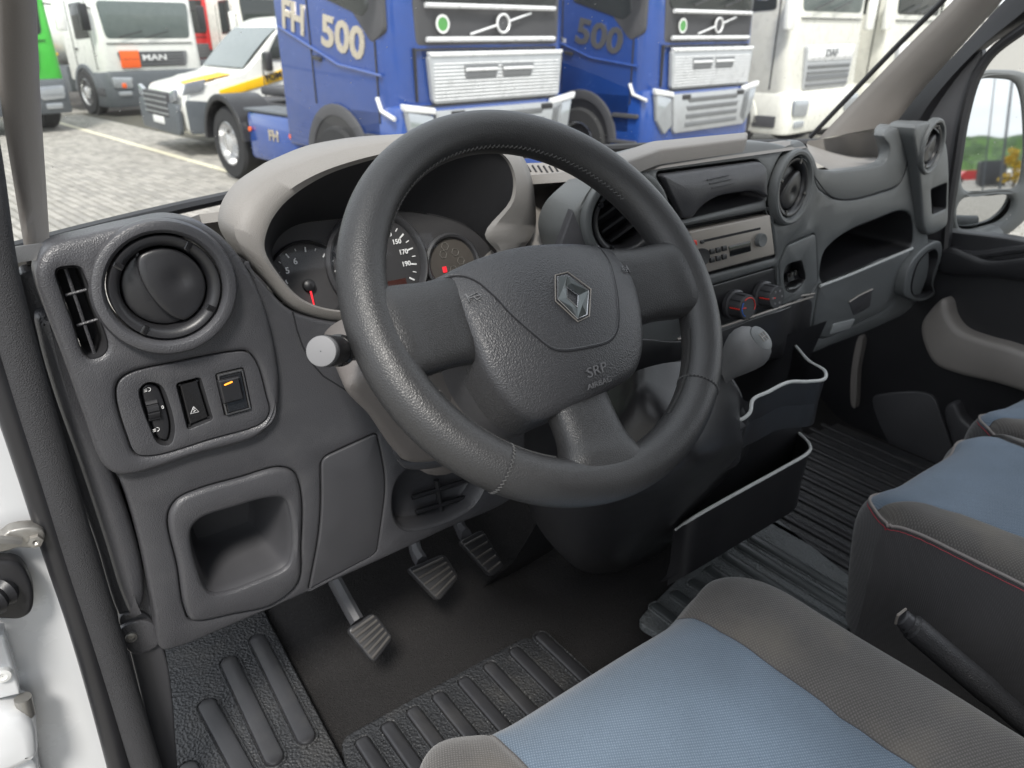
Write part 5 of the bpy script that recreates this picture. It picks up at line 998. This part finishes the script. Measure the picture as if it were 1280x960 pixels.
def mirror(l, t, x, y, z, m, w=.12, h=.5, sgn=-1):
    bm = bmesh.new(); c = l(x, y, z); A = [l(1, 0, 0) - l.P, l(0, 1, 0) - l.P, [0, 0, 1]]; box(bm, c, (w * 1.6, w, h), A, b=.03); mi = ob(l, 'side_mirror', bm, m, t)
    ob(l, 'mirror_bracket', tube([l(x, y, z + h * .3), l(x - sgn * .2, y + .1, z + h * .35)], .02, 6), 'black', mi); return mi
def volvo(P, deg, label, gold, badge='FH'):
    l = L(P, deg); t = thing('tractor_truck', tuple(l.P), label, 'truck', 'blue tractor trucks in a row', rz=math.radians(deg))
    w = 2.5
    hull(l, t, 'cab', w, 0, 2.14, .62, 3.6, 'blue', rc=.26, lean=.10)
    hull(l, t, 'lower_front', w, -.05, .9, .28, 1.16, 'blue', rc=.20)
    f = l.front(0)
    fpl(l, t, 'windscreen_surround', [(.32, 1.68), (2.30, 1.68), (2.34, 3.0), (.28, 3.0)], 'matte', y=.045, h=.012, r=.06)
    fpl(l, t, 'windscreen', [(.36, 2.06), (2.26, 2.06), (2.28, 3.0), (.34, 3.0)], 'glassd', y=.045, h=.030, r=.1)
    for z in (1.735, 2.03): ob(l, 'bright_bar', tube([l(.42, -.01, z), l(1.3, -.035, z), l(2.2, -.01, z)], .024, 8), 'chrome', t)
    ob(l, 'emblem_ring', tube([l(1.42 + .085 * math.cos(a), -.02, 1.88 + .085 * math.sin(a)) for a in np.linspace(0, 2 * math.pi, 25)], .014, 6), 'chrome', t)
    ob(l, 'emblem_disc', lathe(Frame(l(1.42, -.0, 1.88), f.N), [(.07, 0), (.06, .012), (.001, .012)], 20, caps=False), 'matte', t)
    ob(l, 'emblem_bar', tube([l(.98, -.005, 1.78), l(1.34, -.015, 1.865)], .012, 6), 'chrome', t); ob(l, 'emblem_bar', tube([l(1.50, -.015, 1.90), l(1.84, -.005, 1.98)], .012, 6), 'chrome', t)
    ob(l, 'sticker_ring', lathe(Frame(l(.62, .008, 1.87), f.N), [(.085, .018), (.085, .024), (.062, .024)], 24, caps=False), 'wht', t); ob(l, 'green_sticker', lathe(Frame(l(.62, .008, 1.87), f.N), [(.062, .022), (.001, .023)], 24, caps=False), 'grn', t)
    g = fpl(l, t, 'upper_grille', [(.44, 1.15), (2.26, 1.15), (2.30, 1.60), (.40, 1.60)], 'grille', y=0, h=.05, r=.05)
    fpl(l, t, 'grille_frame', [(.42, 1.58), (2.28, 1.58), (2.30, 1.625), (.40, 1.625)], 'chrome', y=0, h=.065, r=.02, par=g)
    for k in range(11):
        z = 1.185 + k * .033; ob(l, 'grille_slat', tube([l(.46, -.052, z), l(2.24, -.052, z)], .007, 4), 'chrome', g)
    for x in (.86, 1.38): fpl(l, t, 'grille_slot', [(x, 1.37), (x + .42, 1.37), (x + .46, 1.50), (x - .02, 1.50)], 'grilled', h=.062, r=.02, par=g)
    for x in (.86, 1.38): fpl(l, t, 'grille_bar', [(x, 1.44), (x + .44, 1.44), (x + .44, 1.47), (x, 1.47)], 'chrome', h=.075, r=.01, par=g)
    lg = fpl(l, t, 'lower_grille', [(.50, .62), (2.20, .62), (2.28, 1.09), (.42, 1.09)], 'grille', y=-.05, h=.05, r=.05)
    for k in range(4): fpl(l, t, 'grille_opening', [(.72 + .02 * k, .68 + k * .10), (1.98 - .02 * k, .68 + k * .10), (1.98, .74 + k * .10), (.72, .74 + k * .10)], 'grilled', y=-.05, h=.058, r=.01, par=lg)
    for x in (.62, 1.92): fpl(l, t, 'hook_cover', [(x, 1.02), (x + .18, 1.02), (x + .18, 1.08), (x, 1.08)], 'black', y=-.05, h=.062, r=.01, par=lg)
    for s in (0, 1):
        X = (lambda a: a if s == 0 else w - a)
        fpl(l, t, 'headlight', [(X(.06), 1.12), (X(.40), 1.05), (X(.46), .72), (X(.30), .62), (X(.12), .80)], 'lamp', y=-.05, h=.05, b=.02, r=.03)
        fpl(l, t, 'headlight_trim', [(X(.02), 1.18), (X(.42), 1.12), (X(.42), 1.06), (X(.04), 1.11)], 'chrome', y=-.05, h=.062, r=.02)
    spl_(l, t, 'side_window', [(.30, 2.0), (.42, 1.93), (1.25, 2.15), (1.25, 2.8), (.45, 2.9)], 'glassd', x=0, h=.012, r=.05)
    spl_(l, t, 'quarter_panel', [(.10, 2.4), (.10, 1.80), (.30, 1.70), (.62, 2.0), (.55, 2.8)], 'matte', x=-.0, h=.006, r=.06)
    for s in (0,):
        sf = l.side(-.02)
        ob(l, 'door_crease', tube([l(-.012, .16, 1.42), l(-.012, .9, 1.50), l(-.012, 2.05, 1.86)], .016, 6), 'blue', t)
        ob(l, 'door_gap', tube([l(-.003, .25, .98), l(-.003, .25, 1.72)], .010, 5), 'black', t); ob(l, 'door_gap', tube([l(-.003, 1.42, 1.1), l(-.003, 1.42, 2.8)], .010, 5), 'black', t)
        ob(l, 'deflector', tube([l(-.012, .26, 1.22), l(-.012, .20, 1.10), l(-.02, -.02, 1.04)], .022, 6), 'chrome', t)
    V['let'] = V['gold'] if gold else V['matte']
    q = text('500', .40, l.side(-.0), -.80, 1.74, h=.006, ext=.006, m=V['gold'] if gold else V['matte'], parent=t, name='model_lettering', ang=-.19, bold=.012, sx=1.3)
    q = text(badge, .40, l.side(-.0), -1.72, 1.93, h=.006, ext=.006, m=V['gold'] if gold else V['wht'], parent=t, name='model_lettering', ang=-.19, bold=.012, sx=1.0)
    if not gold: text('GLOBETROTTER', .075, l.side(0), -1.62, 1.74, h=.004, ext=.002, m=V['wht'], parent=t, name='small_lettering', ang=-.19)
    arch(l, t, 1.05, .50, .62, 0, cz=.50, wd=.02, a0=0, a1=math.pi, m='matte')
    ob(l, 'arch_lining', lathe(Frame(l(-.012, 1.05, .50), l(-1, 0, 0) - l.P), [(.53, -.05), (.53, .006), (.001, .006)], 36, caps=False), 'black', t)
    for x in (-.05,): wheel(l, t, x, 1.05, .45)
    for z in (.50, .82): spl_(l, t, 'cab_step', [(.10, z), (.50, z), (.50, z + .05), (.10, z + .05)], 'matte', x=-.02, h=.02, b=.008, r=.02)
    spl_(l, t, 'door_handle', [(1.22, 1.52), (1.36, 1.54), (1.36, 1.58), (1.22, 1.56)], 'black', x=-.01, h=.03, r=.015)
    for z in (1.64, 1.13): fpl(l, t, 'panel_gap', [(.28, z), (2.22, z), (2.22, z + .014), (.28, z + .014)], 'black', y=-.0, h=.012 if z > 1.5 else .052, b=.002, r=.004)
    for x in (.27, 2.22): fpl(l, t, 'panel_gap', [(x, 1.18), (x + .012, 1.18), (x + .012, 1.66), (x, 1.66)], 'black', y=0, h=.012, b=.002, r=.004)
    wheel(l, t, w - .03, 1.05, .47, outer=1)
    # chassis with side skirt, deck, rear axle
    bm = bmesh.new(); A = [l(1, 0, 0) - l.P, l(0, 1, 0) - l.P, [0, 0, 1]]; box(bm, l(w / 2, 3.6, .78), (.9, 3.2, .26), A, b=.02); ob(l, 'chassis', bm, 'matte', t)
    bm = bmesh.new(); box(bm, l(.24, 2.62, .62), (.42, 1.25, .58), A, b=.06); sk = ob(l, 'side_skirt', bm, 'blue', t)
    bm = bmesh.new(); box(bm, l(.26, 2.62, .925), (.46, 1.3, .035), A, b=.01); ob(l, 'step_deck', bm, 'bumper', t)
    bm = bmesh.new(); box(bm, l(w - .24, 2.62, .62), (.42, 1.25, .58), A, b=.06); ob(l, 'side_skirt', bm, 'blue', t)
    text(badge, .17, l.side(.03), -2.55, .66, h=.006, ext=.004, m=V['gold'], parent=sk, name='skirt_lettering', bold=.006, sx=1.2)
    for y in (2.10, 3.12): ob(l, 'marker_lamp', lathe(Frame(l(.02, y, .70), l(-1, 0, 0) - l.P), [(.03, .0), (.028, .02), (.001, .02)], 10, caps=False), 'org', sk)
    for x, o_ in ((.02, -1), (w - .02, 1)): wheel(l, t, x, 3.80, .46, wd=.55, outer=o_)
    arch(l, t, 3.80, .52, .60, -.01, cz=.48, a0=.1, a1=math.pi - .02, wd=.1, name='mudguard')
    bm = bmesh.new(); box(bm, l(w / 2, 3.8, 1.06), (.9, 1.0, .12), A, b=.04); ob(l, 'fifth_wheel', bm, 'matte', t)
    ob(l, 'exhaust_stack', tube([l(w - .5, 2.35, .9), l(w - .5, 2.35, 2.2)], .10, 12), 'rimm', t)
    mirror(l, t, -.18, .12, 2.55, 'blue', h=.7); mirror(l, t, w + .18, .12, 2.55, 'blue', h=.7, sgn=1)
    for x in (.8, 1.5): ob(l, 'wiper', tube([l(x, -.03, 2.10), l(x + .5, -.05, 2.22)], .012, 5), 'black', t)
    return t
volvo((3.2, 6.25), 7.5, 'nearest blue tractor truck with gold door letters and rear wheel in view', True)
volvo((6.72, 6.35), 7.5, 'second blue tractor truck with dark door number beside the white ones', False)
def cabtruck(P, deg, label, col, name='parked_truck', w=2.45, zb=.35, zg=(1.0, 1.45), zw=(1.75, 2.75), H=3.0, depth=1.9, grille='grilled', lampx=.14, group=None, stripe=None, bump='bumper', glass='glassd', wheels=True, tz=.35, letter=None, body=None, mir='black', wr=.5, cols=(.0,)):
    l = L(P, deg); t = thing(name, tuple(l.P), label, 'truck', group, rz=math.radians(deg))
    hull(l, t, 'cab', w, 0, depth, .75, H, col, rc=.2, lean=.12)
    hull(l, t, 'bumper', w + .04, -.07, .75, zb, .98, bump, rc=.22, x0=-.02)
    fpl(l, t, 'windscreen', [(.22, zw[0]), (w - .22, zw[0]), (w - .16, zw[1]), (.16, zw[1])], glass, y=.06, h=.012, r=.10)
    g = fpl(l, t, 'grille', [(.45, zg[0]), (w - .45, zg[0]), (w - .38, zg[1]), (.38, zg[1])], grille, y=.012, h=.03, r=.06)
    n = 5
    for k in range(n): z = zg[0] + (k + .5) / n * (zg[1] - zg[0]); ob(l, 'grille_bar', tube([l(.50, -.022, z), l(w - .50, -.022, z)], .014, 5), 'matte' if grille == 'grilled' else 'grilled', g)
    for s in (0, 1):
        X = (lambda a: a if s == 0 else w - a); h_ = fpl(l, t, 'headlight', [(X(.12), .62), (X(.55), .60), (X(.58), .84), (X(.10), .86)], 'lamp', y=-.07, h=.03, r=.05)
        fpl(l, t, 'fog_light', [(X(.20), .44), (X(.5), .44), (X(.5), .54), (X(.20), .54)], 'lamp', y=-.07, h=.03, r=.03)
        spl_(l, t, 'side_window', [(.35, zw[0] + .02), (1.15, zw[0] - .02), (1.15, zw[1] - .05), (.45, zw[1] - .02)], 'glassd', x=0 if s == 0 else 0, h=.012, r=.06) if s == 0 else None
    for x in (.5, 1.15): ob(l, 'wiper', tube([l(x, -.0, zw[0] + .03), l(x + .55, .0, zw[0] + .16)], .012, 5), 'black', t)
    if wheels:
        ob(l, 'arch_lining', lathe(Frame(l(-.012, 1.05, wr + .02), l(-1, 0, 0) - l.P), [(wr + .06, -.05), (wr + .06, .006), (.001, .006)], 36, caps=False), 'black', t)
        for x, o_ in ((-.05, -1), (w - .02, 1)): wheel(l, t, x, 1.05, wr, outer=o_)
        arch(l, t, 1.05, wr + .02, wr + .12, -.01, cz=wr, a0=0, a1=math.pi, wd=.02, m=bump)
    ob(l, 'door_gap', tube([l(-.004, .30, 1.0), l(-.004, .30, H - .3)], .010, 5), 'black', t); ob(l, 'door_gap', tube([l(-.004, 1.35, 1.0), l(-.004, 1.35, H - .3)], .010, 5), 'black', t); fpl(l, t, 'panel_gap', [(.2, zw[0] - .10), (w - .2, zw[0] - .10), (w - .2, zw[0] - .085), (.2, zw[0] - .085)], 'black', y=.03, h=.012, b=.002, r=.004); spl_(l, t, 'door_handle', [(1.15, 1.42), (1.28, 1.42), (1.28, 1.46), (1.15, 1.46)], 'black', x=-.01, h=.03, r=.015); spl_(l, t, 'cab_step', [(.12, .45), (.5, .45), (.5, .62), (.12, .62)], 'matte', x=-.02, h=.02, b=.008, r=.02)
    mirror(l, t, -.16, .05, 2.1, mir, h=.55); mirror(l, t, w + .16, .05, 2.1, mir, h=.55, sgn=1)
    bm = bmesh.new(); A = [l(1, 0, 0) - l.P, l(0, 1, 0) - l.P, [0, 0, 1]]; box(bm, l(w / 2, depth + 2.2, .78), (.9, 4.6, .26), A, b=.02); ob(l, 'chassis', bm, 'matte', t)
    return l, t, A
# white tanker with orange plate
l, t, A = cabtruck((3.12, 19.9), 13, 'white road tanker truck with a square orange plate on its grille', 'vwhite', 'tanker_truck', zg=(1.06, 1.39), zw=(1.66, 2.44), H=2.75, zb=.2, bump='bumper', glass='glassl')
fpl(l, t, 'hazard_plate', [(.42, 1.04), (.86, 1.04), (.86, 1.41), (.42, 1.41)], 'org', y=.012, h=.055, r=.02); fpl(l, t, 'plate_line', [(.43, 1.225), (.85, 1.225), (.85, 1.235), (.43, 1.235)], 'black', y=.012, h=.058, r=.001, b=.002)
text('MAN', .17, l.front(.012), 1.22, 1.25, h=.05, ext=.004, m=V['chrome'], parent=t, name='grille_lettering', sx=1.6, bold=.004)
fpl(l, t, 'side_light', [(.30, .62), (.40, .62), (.40, .72), (.30, .72)], 'org', y=-.07, h=.04, r=.01)
tk = ob(l, 'tank', loft([[l(1.22 + 1.24 * k * math.cos(a), y, 1.85 + .88 * k * math.sin(a)) for a in np.linspace(0, 2 * math.pi, 32, endpoint=False)] for y, k in ((2.35, .3), (2.30, .8), (2.42, .97), (2.6, 1), (9.4, 1), (9.6, .9))], closed=True, caps=True), 'vwhite', t, ang=60)
spl_(l, t, 'tank_rail', [(2.4, 1.28), (9.4, 1.28), (9.4, 1.34), (2.4, 1.34)], 'yellow', x=-.02, h=.02, r=.01); spl_(l, t, 'side_locker', [(2.15, .45), (3.9, .45), (3.9, 1.05), (2.15, 1.05)], 'bumper', x=.05, h=.02, d=.4)
for y in (5.0, 6.3, 7.6): wheel(l, t, .02, y, .5)
# green truck, mostly hidden by the pillar
l, t, A = cabtruck((-.40, 16.9), 13, 'bright green truck half hidden behind the left windscreen pillar', 'green', 'parked_truck', zg=(1.1, 1.6), bump='bumper', mir='vwhite', H=3.0)
# trucks in the back row
l, t, A = cabtruck((6.5, 27.5), 10, 'red truck cab in the back row between tanker and white van', 'tred', H=3.2, depth=2)
l, t, A = cabtruck((8.2, 25.5), 10, 'white tipper truck with orange trim behind the white van', 'cream', H=2.9, depth=2, glass='glassd', mir='vwhite')
fpl(l, t, 'roof_trim', [(.2, 2.80), (2.25, 2.80), (2.25, 2.90), (.2, 2.90)], 'org', y=.11, h=.03)
bm = bmesh.new(); box(bm, l(1.25, 4.2, 2.0), (2.45, 4.0, 1.5), A, b=.05); ob(l, 'tipper_body', bm, 'tred', t)
# white trucks at the right
for i, (P, lab) in enumerate((((10.15, 6.75), 'white truck with grey grille and orange flash on its door'), ((13.6, 7.2), 'last white truck partly behind the right windscreen pillar'), ((17.1, 7.65), 'white truck seen above the wing mirror'))):
    l, t, A = cabtruck(P, 7.5, lab, 'cream', zg=(.98, 1.62), zw=(2.08, 2.9), H=3.7, depth=2.2, group='white trucks in the row', bump='cream', glass='glassl' if i == 0 else 'glassd', mir='vwhite', grille='grille')
    fpl(l, t, 'badge_panel', [(.46, 1.40), (1.99, 1.40), (2.03, 1.62), (.42, 1.62)], 'chrome', y=.012, h=.045, r=.03)
    text('DAF', .15, l.front(.012), 1.22, 1.50, h=.05, ext=.004, m=V['grilled'], parent=t, name='grille_lettering', sx=1.5, bold=.004)
    for k in range(4): fpl(l, t, 'grille_louvre', [(.50, 1.03 + k * .09), (1.95, 1.03 + k * .09), (1.95, 1.07 + k * .09), (.50, 1.07 + k * .09)], 'grilled', y=.012, h=.05, r=.01)
    if i == 0:
        spl_(l, t, 'orange_flash', [(1.55, 1.60), (1.75, 1.62), (2.0, 1.56), (2.1, 1.40), (1.4, 1.40), (1.75, 1.50)], 'org', x=-.0, h=.004, b=.001, r=.02); spl_(l, t, 'flash_line', [(1.3, 1.36), (2.15, 1.36), (2.15, 1.39), (1.2, 1.39)], 'matte', x=-.0, h=.005, b=.001, r=.005)
# white van with yellow stripe: its side faces us, its nose points left
van = thing('panel_van', (3.05, 12.95, 0), 'white van with a yellow stripe along its door behind the blue truck', 'van')
l = L((2.75, 12.2), 3); VW = 2.07
VZ = .89
def vx(x, y, z): return l(x, y, z)
prof = [(0.02, .42), (-.03, .62), (.0, .95), (.06, 1.12), (.30, 1.20), (.95, 1.34), (1.10, 1.42), (1.78, 2.12), (1.98, 2.24), (2.3, 2.30), (5.3, 2.34), (5.45, 2.2), (5.5, .5), (5.2, .40), (.3, .34)]
pr = spline(prof, 4, True); rows = []
for yy, k in ((.0, .0), (.05, 1), (.4, 1.0), (VW - .4, 1.0), (VW - .05, 1), (VW, 0)):
    c_ = np.array([2.6, 1.25]); rows.append([vx(c_[0] + (p[0] - c_[0]) * (.985 if k == 0 else 1) + (.10 if yy < .2 or yy > VW - .2 else 0) * (p[0] < .5), yy + (.09 * sm(p[1], 1.4, 2.3) if yy < 1 else -.09 * sm(p[1], 1.4, 2.3)), (c_[1] + (p[1] - c_[1]) * (.985 if k == 0 else 1)) * VZ) for p in pr])
ob(l, 'body', loft(rows, closed=True, caps=True), 'vwhite', van, ang=50)
VS = Frame(vx(0, -.012, 0), vx(0, -1, 0) - l.P)
def vs(name, pts, m, h=.012, r=.03, d=.02, hf=None, par=None): return ob(l, name, plate(VS, ccw(rpoly(pts, r, 3)), h=h, b=.006, d=d, hf=hf), m, par or van)
leanf = lambda u, v: -.09 * sm(v, 1.4, 2.3)
vs('front_side_window', [(1.42, 1.42), (2.42, 1.40), (2.42, 2.02), (1.98, 2.06), (1.70, 1.82)], 'glassd', hf=leanf, r=.06, d=.02)
vs('yellow_stripe', [(.62, .86), (1.35, 1.02), (2.45, 1.30), (4.8, 1.62), (4.8, 1.88), (2.45, 1.52), (1.5, 1.20), (.60, .98)], 'yellow', h=.006, r=.01)
text('POMOC DROGOWA', .14, VS, 2.0, 1.27, h=.02, ext=.002, m=V['black'], parent=van, name='stripe_lettering', ang=.24, bold=.004)
vs('door_gap', [(1.32, .5), (1.335, .5), (1.36, 1.40), (1.345, 1.40)], 'matte', h=.013, r=.002); vs('door_gap', [(2.54, .5), (2.555, .5), (2.555, 2.1), (2.54, 2.1)], 'matte', h=.013, r=.002, hf=leanf)
vs('door_handle', [(2.30, 1.18), (2.48, 1.18), (2.48, 1.23), (2.30, 1.23)], 'black', h=.04, r=.02)
vs('bumper_side', [(.06, .36), (.52, .36), (.60, .80), (.05, .86)], 'bumper', h=.02, r=.06); arch(l, van, .95, .36, .43, 0, m='bumper') if False else None
f_ = VS; aw = [(.95 + .44 * math.cos(a), .36 + .44 * math.sin(a)) for a in np.linspace(-.0, math.pi, 16)]; ob(l, 'wheel_arch', plate(VS, ccw(aw), h=.012, b=.006, d=.02), 'black', van)
w_ = Frame(vx(.95, -.03, .34), VS.N); tw = ob(l, 'wheel', lathe(w_, [(.20, .0), (.21, .015), (.32, .01), (.345, -.02), (.345, -.2), (.05, -.2)], 30, caps=False), 'tyre', van); ob(l, 'rim', lathe(w_, [(.205, .006), (.19, -.03), (.12, -.02), (.05, .01), (.001, .012)], 26, caps=False), 'grille', tw)
w_ = Frame(vx(4.6, -.03, .34), VS.N); tw = ob(l, 'wheel', lathe(w_, [(.20, .0), (.21, .015), (.32, .01), (.345, -.02), (.345, -.2), (.05, -.2)], 30, caps=False), 'tyre', van)
bm = bmesh.new(); A = [l(1, 0, 0) - l.P, l(0, 1, 0) - l.P, [0, 0, 1]]; box(bm, vx(1.36, -.20, 1.38), (.12, .2, .28), A, b=.04); ob(l, 'side_mirror', bm, 'black', van)
VF = Frame(vx(-.02, VW / 2, 0), vx(-1, 0, 0) - l.P)   # u towards -y (picture right)
def vf(name, pts, m, h=.02, r=.03, d=.06, fr=VF): return ob(l, name, plate(fr, ccw(rpoly(pts, r, 3)), h=h, b=.01, d=d), m, van)
vf('front_bumper', [(-.98, .34), (.98, .34), (1.0, .80), (-1.0, .80)], 'bumper', h=.05, r=.1); g = vf('grille', [(-.55, .58), (.55, .58), (.62, .95), (-.62, .95)], 'matte', h=.06)
for k in range(4): ob(l, 'grille_bar', tube([VF.to3(-.6, .63 + k * .085, .065), VF.to3(.6, .63 + k * .085, .065)], .009, 5), 'grille', g)
for s in (-1, 1): vf('headlight', [(s * .64, .80), (s * .93, .84), (s * .93, 1.02), (s * .68, .94)], 'lamp', h=.035, r=.04)
vs('headlight_side', [(.02, .92), (.34, .98), (.42, 1.15), (.10, 1.10)], 'lamp', h=.02, r=.03)
vf('number_plate', [(-.26, .46), (.26, .46), (.26, .57), (-.26, .57)], 'wht', h=.07, r=.01)
wsf = [[vx(x, y, z * VZ) + np.array([0, 0, .012]) for y in np.linspace(.14, VW - .14, 6)] for x, z in ((1.09, 1.43), (1.30, 1.67), (1.52, 1.90), (1.74, 2.09))]; ob(l, 'windscreen', loft([[p + (l(-.012, 0, 0) - l.P) for p in r] for r in wsf]), 'glassl', van)
hs = [[vx(x, y, z * VZ) + np.array([0, 0, .014]) for y in (.15, .75)] for x, z in ((.25, 1.19), (.55, 1.265), (.9, 1.335))]; ob(l, 'bonnet_stripe', loft(hs), 'yellow', van)
# ------------------------------------------------------------------ trees beyond the yard; hill, fence, lorry body and yellow tree behind us, seen in the mirror
leafm = [mat('leaf_%d' % i, c, .7, spec=.2) for i, c in enumerate(((.055, .115, .025), (.075, .15, .035), (.04, .085, .02)))]; bark = mat('bark', (.09, .07, .05), .9)
def tree(x, y, h, w, label, group, ms=leafm, n=1500, seed=0, leaf=.22):
    rnd = np.random.default_rng(seed); t = thing('broadleaf_tree', (x, y, 0), label, 'tree', group)
    bm = bmesh.new(); tube([np.array([x, y, 0]), np.array([x + .1, y, h * .3]), np.array([x, y + .1, h * .75])], [h * .025, h * .018, h * .006], 8, bm)
    cl = []
    for k in range(14):
        a = rnd.uniform(0, 6.28); rr = rnd.uniform(.1, .38) * w; z = h * rnd.uniform(.35, .88); c = np.array([x + rr * math.cos(a), y + rr * math.sin(a), z]); cl.append((c, rnd.uniform(.16, .28) * w)); tube([np.array([x, y, z * .6]), c], [h * .008, h * .003], 5, bm)
    obj('trunk', bm, bark, t); vs_, fs = [], []; bm = bmesh.new()
    for k in range(n):
        c, r = cl[rnd.integers(len(cl))]; d = unit(rnd.normal(size=3)); p = c + d * r * rnd.uniform(.55, 1.05); a, b = unit(np.cross(d, rnd.normal(size=3))), unit(rnd.normal(size=3)); s = leaf * rnd.uniform(.5, 1.3)
        try: f = bm.faces.new([bm.verts.new(p + a * s), bm.verts.new(p + b * s * .6), bm.verts.new(p - a * s), bm.verts.new(p - b * s * .6)]); f.material_index = int(rnd.integers(len(ms)))
        except ValueError: pass
    me = bpy.data.meshes.new('crown'); bm.to_mesh(me); bm.free(); [me.materials.append(m) for m in ms]; o = bpy.data.objects.new('crown', me); COL.objects.link(o); o.parent = t; o.matrix_parent_inverse = t.matrix_basis.inverted()
for k, (x, y) in enumerate(((1.0, 34), (3.5, 36), (6.5, 38), (10, 37), (-1.5, 37), (14, 39), (18, 38), (23, 36), (28, 34))): tree(x, y, 8 + k % 3, 6.0, 'leafy green tree at the far edge of the yard', 'trees at the edge of the yard', seed=k, n=1500, leaf=.3)
hillm = mat('wooded_hill', (.04, .085, .025), .9, wear=((.12, .19, .05), .16, 1.0), grain=('n', .3, 1, 2)); rows = []
for r in np.linspace(220, 420, 30):
    row_ = []
    for a in np.linspace(math.radians(110), math.radians(235), 420):
        k = (r - 220) / 200; hgt = (7 + 16 * (.5 + .5 * math.sin(a * 5.2 + .9)) + 5 * math.sin(a * 11)) * sm(k, 0, .75) + 3.0 * noise.noise(Vector((r * .11, a * 26, 0))) * (k > .05); row_.append(np.array([r * math.sin(a), r * math.cos(a), hgt - 1]))
    rows.append(row_)
hb_ = loft(rows); rh = random.Random(3)
for f in hb_.faces: f.material_index = rh.choice((0, 0, 1, 2))
struct(obj('hill', hb_, [hillm, leafm[1], leafm[0]], smooth=False))
def behind(s, off=0, z=0): d = unit([.36, -.93, 0]); n = np.array([.93, .36, 0]); return np.array([1.62, .25, 0]) + d * s + n * off + np.array([0, 0, z])
bp_ = behind(80, -.45); tb = thing('box_trailer', tuple(bp_), 'dark box trailer reflected in the wing mirror', 'trailer', rz=.3); A = [[math.cos(.3), math.sin(.3), 0], [-math.sin(.3), math.cos(.3), 0], [0, 0, 1]]
bm = bmesh.new(); box(bm, bp_ + (0, 0, 1.15), (2.0, 5, 2.1), A, b=.05); obj('trailer_box', bm, M['dark2'], tb)
for sx in (-1, 1): obj('wheel', lathe(Frame(bp_ + np.array([sx * 1.0, .6, .4]), (sx, .3 * sx, 0)), [(.4, -.2), (.42, 0), (.2, .02), (.001, .02)], 20, caps=False), V['tyre'], tb)
for i_ in range(7): obj('side_rib', tube([bp_ + np.array(A[0]) * 1.01 * s_ + np.array(A[1]) * (-2.2 + i_ * .72) + np.array([0, 0, z_]) for s_, z_ in ((-1, .2), (-1, 2.1))], .03, 5), M['mid'], tb)
p_ = behind(46, .75); tree(p_[0], p_[1], 2.7, 1.2, 'small yellow leaved tree reflected in the wing mirror', None, ms=[mat('yellow_leaf', (.62, .42, .02), .7), mat('yellow_leaf_dark', (.45, .30, .02), .7)], n=900, seed=50, leaf=.08)
for k, (s, o_, h_) in enumerate(((30, .15, 12), (52, -.62, 7.5))):
    p_ = behind(s, o_); po_ = thing('lamp_post', tuple(p_), ('tall' if k == 0 else 'short') + ' grey lamp post reflected in the wing mirror', 'lamp post'); obj('mast', tube([p_, p_ + (0, 0, h_)], [.05, .03], 8), V['bumper'], po_); obj('lamp_head', tube([p_ + (0, 0, h_), p_ + (.9, 0, h_ + .1)], .07, 8), V['bumper'], po_)
for k in range(2):
    p_ = behind(105, (-2.7, 2.1)[k]); c_ = thing('parked_car', tuple(p_), ('small red car left of the dark trailer in the wing mirror', 'small white car below the yellow tree in the wing mirror')[k], 'car')
    prf = [(-2, .3), (-2.05, .7), (-1.4, .9), (-.8, 1.4), (.7, 1.45), (1.5, .95), (2.05, .85), (2.1, .35)]; rws = [[p_ + np.array([a * .95, s_, b]) for a, b in prf] for s_ in (-.85, .85)]
    obj('body', loft(rws, closed=True, caps=True), (V['tred'], V['vwhite'], V['grille'], V['vwhite'], V['bumper'])[k], c_)
    for wx in (-1.3, 1.3): obj('wheel', lathe(Frame(p_ + np.array([wx, .86, .32]), (0, 1, 0)), [(.32, -.2), (.32, 0), (.001, .01)], 16, caps=False), V['tyre'], c_)
